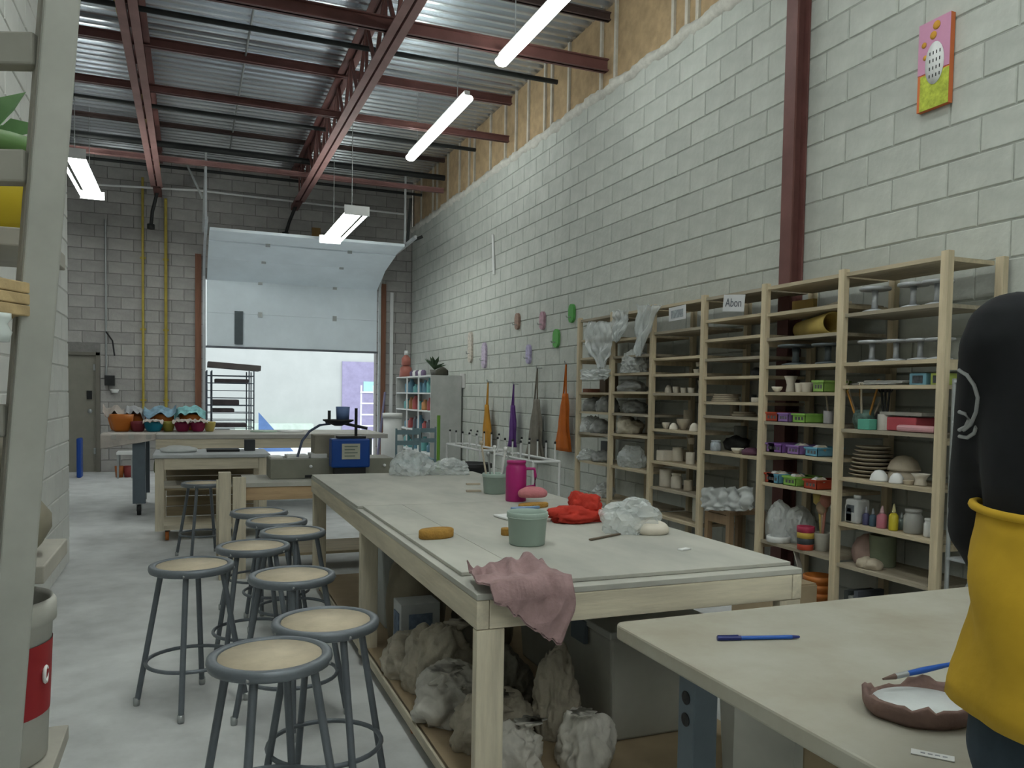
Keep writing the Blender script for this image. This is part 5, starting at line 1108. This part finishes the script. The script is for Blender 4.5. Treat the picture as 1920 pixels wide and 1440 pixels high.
# white peg drying racks
def peg_rack(pxa, pxb, py, X, label):
    a = on(pxa, py, 0, X); b = on(pxb, py, 0, X); z = (a.z+b.z)/2; t = thing('peg_rack', label, 'rack', (X, (a.y+b.y)/2, 0))
    for k in range(2): MB().tube([(X+.25*k, a.y, z), (X+.25*k, b.y, z)], .012, 8).build('rail', white, t)
    for y in (a.y, b.y):
        MB().tube([(X, y, z), (X+.25, y, z)], .012, 8).build('end_bar', white, t)
        for k in (0, .25): MB().tube([(X+k, y, 0), (X+k, y, z)], .012, 8).build('leg', white, t)
    for k in range(5):
        y = a.y+(b.y-a.y)*(k+.5)/5
        for q in (0, .25): pg = MB().tube([(X+q, y, z), (X+q, y, z+.15)], .008, 6).build('peg', white, t); MB().lathe([(.001, .15), (.012, .15), (.010, .17), (.001, .17)], (X+q, y, z), 8).build('peg_tip', black, pg)
peg_rack(838, 900, 838, 2.75, 'white pipe peg rack behind the clear bags, the farther one'); peg_rack(926, 1000, 858, 2.75, 'white pipe peg rack behind the magenta jug, the nearer one')
q = on(883, 870, 0, 2.45); t = thing('black_tub', 'black tub behind the far right corner of the long table', 'tub', (2.45, q.y, 0)); MB().lathe([(.001, 0), (.13, 0), (.18, q.z-.04), (.20, q.z-.03), (.20, q.z), (.17, q.z), (.12, .03), (.001, .03)], (2.45, q.y, 0), 26).build('body', black, t); MB().ring((2.45, q.y, q.z), .19, .012, 26, 6).build('rim', black, t)
# --- hooks, plaques and aprons on the right wall
def plaque(px, py0, py1, wy, c, cn, label, dark=None):
    a = on(px, py0, 0, 3.90); b = on(px, py1, 0, 3.90); t = thing('wall_plaque', label, 'plaque', (3.90, a.y, b.z), group='coloured plaques on the right wall'); h = a.z-b.z; n = 8
    pr = []
    for k in range(n+1): an = math.pi*k/n; pr.append((wy/2*math.cos(an), h-wy/2+wy/2*math.sin(an)))
    for k in range(n+1): an = math.pi+math.pi*k/n; pr.append((wy/2*math.cos(an), wy/2+wy/2*math.sin(an)))
    m_ = len(pr); mb = MB(); mb.add([(x, y, z) for x in (-.012, .018) for y, z in pr], [tuple(range(m_)), tuple(range(m_, 2*m_))[::-1]]+[(k, m_+k, m_+(k+1) % m_, (k+1) % m_) for k in range(m_)])
    mb.build('board', mat(cn, c, var=.35 if dark else .08, scale=26), t, world=False); MB().tube([(-.012, 0, h*.3), (-.06, 0, h*.28), (-.065, 0, h*.36)], .006, 6).build('hook', greymetal, t, world=False)
plaque(1072, 570, 605, .13, (.08, .30, .07), 'plaque_green', 'leaf green plaque, highest on the wall near the shelving')
plaque(1043, 617, 652, .15, (.10, .33, .08), 'plaque_green_b', 'leaf green plaque with a dark spot, lower and left of the highest one')
plaque(1017, 584, 618, .13, (.36, .22, .26), 'plaque_pink', 'dusty pink patterned plaque left of the green ones', True)
plaque(970, 587, 618, .14, (.26, .17, .13), 'plaque_brown', 'brown patterned plaque left of the dusty pink one', True)
plaque(991, 646, 682, .13, (.36, .33, .48), 'plaque_lilac', 'lilac plaque above the dark aprons', True)
plaque(908, 642, 690, .17, (.42, .36, .46), 'plaque_floral', 'pale floral plaque above the yellow apron', True)
plaque(882, 622, 680, .17, (.46, .42, .36), 'plaque_beige', 'beige plaque farthest along the right wall', True)
tag(MB().b2(3.895, 3.92, 11.85, 12.05, 1.50, 1.72).build('power_outlet', mat('outlet_grey', (.50, .50, .48)), bevel=.006), 'pale wall outlet right of the white cabinet', 'outlet')
def apron(px, py0, py1, topw, botw, m, label, sd, strap=True, X=3.84):
    a = on(px, py0, 0, X); b = on(px, py1, 0, X); y = a.y; z1, z0 = a.z, b.z; h = z1-z0; zs = z1-(.34*h if strap else .05)
    t = thing('apron', label, 'apron', (3.86, y, z0), group='aprons hung on the right wall'); secs = []
    for k in range(15):
        f = k/14; z = z0+(zs-z0)*f; wv = botw*(1-f)+topw*f; secs.append(((X, y+.02*math.sin(f*3+sd), z), .034*(1-.4*f), wv*(1+.10*math.sin(f*9+sd))))
    MB().loft(secs, 32, ripple=.16, rn=6, seed=sd).build('cloth', m, t)
    MB().tube([(X, y-topw*.5, zs), (X+.01, y, z1), (X, y+topw*.5, zs)], .010, 7).build('neck_strap', m, t)
    MB().tube([(3.912, y, z1), (X, y, z1), (X-.01, y, z1+.03)], .007, 6).build('hook', greymetal, t)
apron(1060, 682, 846, .06, .17, mat('vivid_orange_cloth', (.45, .11, .01), rough=.9, var=.12), 'vivid orange apron hanging beside the tall shelving', 1)
apron(1006, 690, 862, .08, .24, mat('grey_brown_cloth', (.17, .155, .125), rough=.9, var=.25), 'grey-brown apron with a navy strap second from the shelving', 2)
apron(962, 720, 838, .05, .12, mat('purple_cloth', (.09, .03, .16), rough=.9, var=.15), 'dark purple apron third from the shelving', 3)
apron(914, 716, 842, .05, .20, mat('mustard_cloth', (.42, .20, .02), rough=.9, var=.15), 'mustard apron farthest from the shelving', 4)
# ================================================================== LEFT EDGE: LADDER RACK AND WALL SHELF
ald = mat('dull_aluminium', (.33, .335, .305), rough=.6, var=.10, scale=7, metal=.15)
a = at(116, 0, 1.30); b = at(2, 1440, 1.30); d = (a-b); d_ = d/d.z
top = b+d_*(2.55-b.z); bot = b+d_*(0-b.z)
t = thing('ladder_rack', 'dull metal ladder rack leaning at the left edge, close to the camera', 'rack', bot)
vd = Vector((CF.x, CF.y, 0)).normalized(); rt = Vector((CR.x, CR.y, 0)).normalized()
nrm = (-vd*.80+rt*.60).normalized()                        # broad face turned to the room
MB().bar(bot, top, .050, .030, up=nrm).build('rail', ald, t, bevel=.003)
ax = nrm.cross(Vector((0, 0, 1))).normalized()
off = -rt*.46+vd*.02
MB().bar(bot+off, top+off, .046, .030, up=nrm).build('rail', ald, t, bevel=.003)
inner = -nrm*.036-ax*0
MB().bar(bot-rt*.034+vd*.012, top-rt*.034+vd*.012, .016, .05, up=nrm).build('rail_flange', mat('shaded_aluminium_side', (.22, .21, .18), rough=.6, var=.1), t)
for py in (98, 316, 560, 790, 1010, 1230):
    p = b+d_*(at(90, py, 1.30).z-b.z)-rt*.03
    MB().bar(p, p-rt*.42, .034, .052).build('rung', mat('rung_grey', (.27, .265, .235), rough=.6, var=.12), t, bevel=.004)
p = at(20, 556, 1.24)
t2 = thing('plywood_offcut', 'rough-edged plywood offcut resting across the ladder rack', 'board', p)
pl_ = wood('rough_ply', (.48, .36, .19), axis=0)
for k in range(3): 
    MB().bar(p+Vector((0, 0, .018*(k-1))), p-rt*.40+vd*.05+Vector((0, 0, .018*(k-1))), .16, .017).build('layer', pl_, t2, bevel=.002)
MB().lathe([(.001, -.035), (.014, -.035), (.018, -.02), (.012, -.008), (.017, .0), (.017, .008), (.001, .008)], p-rt*.0-vd*.03+Vector((0, 0, -.036)), 16).build('glass_knob', mat('glassy_white', (.60, .66, .64), rough=.15), t2)
# wall shelf behind it
wsx0, wsx1, wsy0, wsy1 = -.895, -.262, 1.78, 2.10
t = thing('wall_shelf', 'three-board shelf fixed to the white partition behind the ladder rack', 'shelf', (-.6, 1.95, .6))
bdm = mat('dusty_shelf_board', (.36, .345, .30), rough=.85, var=.12)
for z in (.62, 1.055, 1.70): MB().b2(wsx0, wsx1, wsy0, wsy1, z-.035, z).build('board', bdm, t, bevel=.003)
for y in (wsy0+.02, wsy1-.04): MB().b2(wsx0, wsx0+.04, y, y+.03, .30, 1.95).build('wall_post', bdm, t)
def bucket6(c, r, h):
    t = thing('slip_bucket', 'white plastic bucket with a red label on the lowest board of the wall shelf', 'bucket', c)
    MB().lathe([(.001, 0), (r*.86, 0), (r*.9, .02*h), (r*.99, .85*h), (r*1.05, .86*h), (r*1.05, .97*h), (r, h), (r*.94, .97*h), (r*.82, .04*h), (.001, .03*h)], seg=36).build('body', mat('bucket_white', (.46, .46, .42)), t, world=False)
    mb = MB(); n = 18; a0, a1 = -2.3, .9; vs = []
    for k in range(n+1):
        an = a0+(a1-a0)*k/n
        for z, q in ((.30*h, .935), (.74*h, .985)): vs.append((r*q*1.006*math.cos(an), r*q*1.006*math.sin(an), z))
    mb.add(vs, [(2*k, 2*k+2, 2*k+3, 2*k+1) for k in range(n)], True); lb = mb.build('label', plastic('label_red', (.30, .02, .025)), t, world=False)
    for an in (-1.5, -.9, -.3):
        c_ = Vector((r*.97*math.cos(an), r*.97*math.sin(an), h*.54)); MB().ring(c_, .016, .004, 14, 5, 1 if an < -.9 else 0).build('print_letter', white, lb, world=False)
    MB().tube([(0, -r*1.05, h*.9), (r*.5, -r*1.15, h*.55), (r*.0+.02, -r*1.15, h*.45), (-r*.5, -r*1.15, h*.55), (-.01, -r*1.05, h*.9)], .003, 6).build('bail_handle', greymetal, t, world=False)
bucket6((-.395, 1.94, .621), .125, .34)
for i, (x, y, d, sd, z) in enumerate(((-.42, 1.93, (.28, .28, .16), 201, 1.056), (-.42, 1.95, (.24, .22, .13), 202, 1.205), (-.70, 1.93, (.24, .26, .22), 203, 1.056))):
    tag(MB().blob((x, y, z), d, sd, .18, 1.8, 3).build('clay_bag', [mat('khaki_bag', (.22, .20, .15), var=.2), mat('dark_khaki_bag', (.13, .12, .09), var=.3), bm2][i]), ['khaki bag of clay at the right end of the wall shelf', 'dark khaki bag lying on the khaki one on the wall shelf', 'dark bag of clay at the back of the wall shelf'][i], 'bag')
yb_ = plastic('sunny_yellow', (.50, .38, .02)); 
t = thing('yellow_planter', 'yellow planter with green rim and leaves on the top board of the wall shelf', 'planter', (-.40, 1.95, 1.701))
MB().lathe([(.001, 0), (.10, 0), (.13, .16), (.12, .16), (.09, .02), (.001, .02)], (-.40, 1.95, 1.701), 26).build('pot', yb_, t); MB().lathe([(.12, .155), (.14, .155), (.14, .19), (.12, .19)], (-.40, 1.95, 1.701), 26).build('rim', plastic('fern_green', (.10, .20, .06)), t)
for k in range(9):
    an = k*.7; p0 = Vector((-.40, 1.95, 1.88)); p1 = p0+Vector((.13*math.cos(an), .13*math.sin(an), .06+.02*(k % 3))); s_ = Vector((-math.sin(an), math.cos(an), 0))*.03
    MB().add([p0, (p0+p1)/2+s_+Vector((0, 0, .03)), p1, (p0+p1)/2-s_+Vector((0, 0, .03))], [(0, 1, 2, 3)]).build('leaf', mat('pale_leaf', (.25, .42, .22), var=.2), t)
tag(MB().lathe([(.001, 0), (.06, 0), (.075, .10), (.05, .13), (.001, .13)], (-.60, 1.9, 1.701), 20).build('red_pot', plastic('wine_red', (.28, .02, .05))), 'wine red pot left of the yellow planter', 'pot')
# ================================================================== PERSON at the near table, seen from behind
PC = Vector((1.165, .640, 0)); PR = -math.atan2(.60, .80)
person = thing('person', 'person in a black top and mustard apron standing at the near table, seen from behind', 'person', PC, PR)
S = 1.055
def L(x, y, z): return Vector((x*S, y*S, z*S))
def soft(o, vox, it=6):
    r = o.modifiers.new('remesh', 'REMESH'); r.mode = 'VOXEL'; r.voxel_size = vox; r.use_smooth_shade = True
    s = o.modifiers.new('smooth', 'SMOOTH'); s.factor = .5; s.iterations = it
def limb(mb, pts, rs, n=6):
    P = []; R_ = []
    for i in range(len(pts)-1):
        for k in range(n): f = k/n; P.append(pts[i].lerp(pts[i+1], f)); R_.append(rs[i]*(1-f)+rs[i+1]*f)
    P.append(pts[-1]); R_.append(rs[-1]); mb.tube(P, R_, 14)
    for p, r in zip(pts, rs): mb.lathe([(.001, -r)]+[(r*math.cos(a), r*math.sin(a)) for a in (-1.1, -.6, 0, .6, 1.1)]+[(.001, r)], p, 12)
skin = mat('skin', (.42, .25, .18), rough=.6, var=.05); blk = mat('black_jersey', (.010, .011, .013), rough=.9, var=.25, scale=14); jean = mat('dark_denim', (.03, .045, .06), rough=.9, var=.2, scale=16); must = mat('mustard_apron', (.50, .31, .02), rough=.9, var=.16, scale=5, bump=.25)
body = MB(); torso = [(.90, .160, .115), (.98, .165, .115), (1.06, .150, .105), (1.16, .150, .108), (1.28, .170, .118), (1.38, .182, .112), (1.44, .150, .095), (1.475, .085, .070), (1.50, .056, .058), (1.56, .053, .058)]
body.loft([(L(0, 0, z), a*S, b_*S) for z, a, b_ in torso], 26)
arms = {}
for s in (-1, 1):
    arm = [L(s*.178, 0, 1.405), L(s*.160, .15, 1.15), L(s*.085+.10, .335, .885)]; arms[s] = arm
    limb(body, arm, [.052*S, .042*S, .028*S])
    hw = arm[2]; palm = L(s*.095+.115, .40, .815); body.blob(palm-Vector((0, 0, .012)), (.082, .10, .03), 3, .02, 1, 2, False, False)
    limb(body, [hw, palm], [.027, .026])
    for k, (dx, ln) in enumerate(((-.030, .070), (-.010, .082), (.010, .076), (.030, .060))):
        f0 = palm+Vector((dx, .035, -.002)); limb(body, [f0, f0+Vector((dx*.25, ln*.55, .012)), f0+Vector((dx*.35, ln, -.010))], [.0095, .0088, .0075], 3)
    th = palm+Vector((-s*.035, -.015, -.004)); limb(body, [th, th+Vector((-s*.028, .030, .004)), th+Vector((-s*.032, .062, -.006))], [.011, .0100, .0085], 3)
    limb(body, [L(s*.088, 0, .90), L(s*.095, .015, .49), L(s*.098, -.02, .085)], [.080*S, .056*S, .037*S])
    limb(body, [L(s*.098, -.045, .04), L(s*.105, .14, .028)], [.036, .030])
hc = L(0, .02, 1.655)
body.lathe([(.001, -.115*S)]+[(.078*S*math.cos(a)*(1 if a > 0 else .93), .118*S*math.sin(a)) for a in [-1.25+.25*k for k in range(11)]]+[(.001, .118*S)], hc, 22, sx=1, sy=1.22)
body.blob(hc+Vector((0, .098, -.025)), (.026, .036, .045), 2, 0, 1, 2, False, False)
for s in (-1, 1): body.blob(hc+Vector((s*.080, .0, -.035)), (.018, .04, .06), 2, 0, 1, 2, False, False); 
bo = body.build('body', skin, person, world=False); soft(bo, .0065, 3)
for s in (-1, 1): MB().blob(hc+Vector((s*.030, .086, -.003)), (.022, .014, .014), 2, 0, 1, 2, False, False).build('eye', white, bo, world=False)
MB().blob(hc+Vector((0, .086, -.075)), (.045, .016, .016), 2, 0, 1, 2, False, False).build('mouth', mat('lips', (.34, .13, .11)), bo, world=False)
hr = MB().blob(hc+Vector((0, -.02, .005)), (.190, .215, .205), 5, .04, 3, 4, False, False); hr.blob(hc+Vector((0, -.060, -.10)), (.165, .11, .20), 6, .05, 3, 3, False, False); ho = hr.build('hair', mat('dark_hair', (.02, .014, .01), rough=.6, var=.3, scale=30), person, world=False); soft(ho, .008, 14)
sh = MB(); sh.loft([(L(0, 0, z), (a+g)*S, (b_+g)*S) for z, a, b_, g in ((.96, .175, .115, .012), (1.06, .180, .110, .016), (1.16, .186, .114, .016), (1.28, .198, .120, .016), (1.36, .206, .116, .014), (1.42, .196, .108, .014), (1.455, .160, .096, .012), (1.485, .100, .076, .010), (1.51, .064, .062, .010))], 30)
for s in (-1, 1): limb(sh, [arms[s][0], arms[s][1], arms[s][1].lerp(arms[s][2], .88)], [.064*S, .054*S, .038*S])
so = sh.build('black_top', blk, person, world=False); soft(so, .009, 5)
je = MB(); je.loft([(L(0, 0, z), a*S, b_*S) for z, a, b_ in ((.80, .190, .128), (.88, .215, .135), (.96, .210, .134), (1.02, .190, .126))], 26)
for s in (-1, 1): limb(je, [L(s*.088, 0, .89), L(s*.095, .015, .49), L(s*.098, -.018, .10)], [.096*S, .072*S, .060*S])
jo = je.build('jeans', jean, person, world=False); soft(jo, .010, 5)
ap = MB(); secs = []
n_ = 13
for k in range(n_):
    f = k/(n_-1); z = .930+.255*f; secs.append((L(0, .0, z), (.222-.010*f)*S, (.158-.012*f)*S))
seg = 72; vs = []
for i, (c, rx, ry) in enumerate(secs):
    f = i/(n_-1)
    for k in range(seg):
        an = 2*math.pi*k/seg; fold = .026*noise.noise(Vector((an*1.4+f*3.2, f*1.6-an*.5, 4)))+.014*math.sin(an*5+f*3.5)+.010*noise.noise(Vector((math.cos(an)*5, math.sin(an)*5, f*4)))
        r_ = 1+fold*2.3*(1-.30*f); zz = (.012*math.sin(an*2+.6)+.010*math.sin(an*3))*(1 if f in (0, 1) else (1-f)*.6+.4)
        vs.append(c+Vector((rx*math.cos(an)*r_, ry*math.sin(an)*r_, zz)))
fs = [(i*seg+k, i*seg+(k+1) % seg, (i+1)*seg+(k+1) % seg, (i+1)*seg+k) for i in range(n_-1) for k in range(seg)]
ap.add(vs, fs, True); ao = ap.build('apron', must, person, world=False); sd_ = ao.modifiers.new('thick', 'SOLIDIFY'); sd_.thickness = .004; sd_.offset = 1
MB().tube([secs[-1][0]+Vector((secs[-1][1]*1.02*math.cos(q), secs[-1][2]*1.02*math.sin(q), .004+.012*math.sin(q*2+.6)+.010*math.sin(q*3))) for q in [2*math.pi*k/48 for k in range(49)]], .006, 8).build('waistband', must, ao, world=False)
pr_ = mat('white_shirt_print', (.32, .33, .33), rough=.8, var=.05)
from mathutils.bvhtree import BVHTree
dg = bpy.context.evaluated_depsgraph_get(); dg.update()
ev = so.evaluated_get(dg); mw = ev.matrix_world.copy(); em = ev.to_mesh()
tree = BVHTree.FromPolygons([mw @ v.co for v in em.vertices], [tuple(p.vertices) for p in em.polygons]); ev.to_mesh_clear()
mi = mw.inverted()
for pts_ in ([(1800, 694), (1815, 703), (1828, 722), (1835, 745), (1832, 772), (1822, 795), (1808, 806)], [(1800, 772), (1812, 776), (1818, 786), (1812, 800), (1800, 806)], [(1800, 818), (1815, 820), (1828, 812), (1832, 800)]):
    hits = []
    for q in pts_:
        d_ = ray(*q).normalized(); hit = tree.ray_cast(EYE, d_)
        if hit[0] is not None: hits.append(mi @ (hit[0]+hit[1]*.001))
    if len(hits) > 2: MB().tube(hits, .0028, 7).build('printed_outline', pr_, so, world=False)
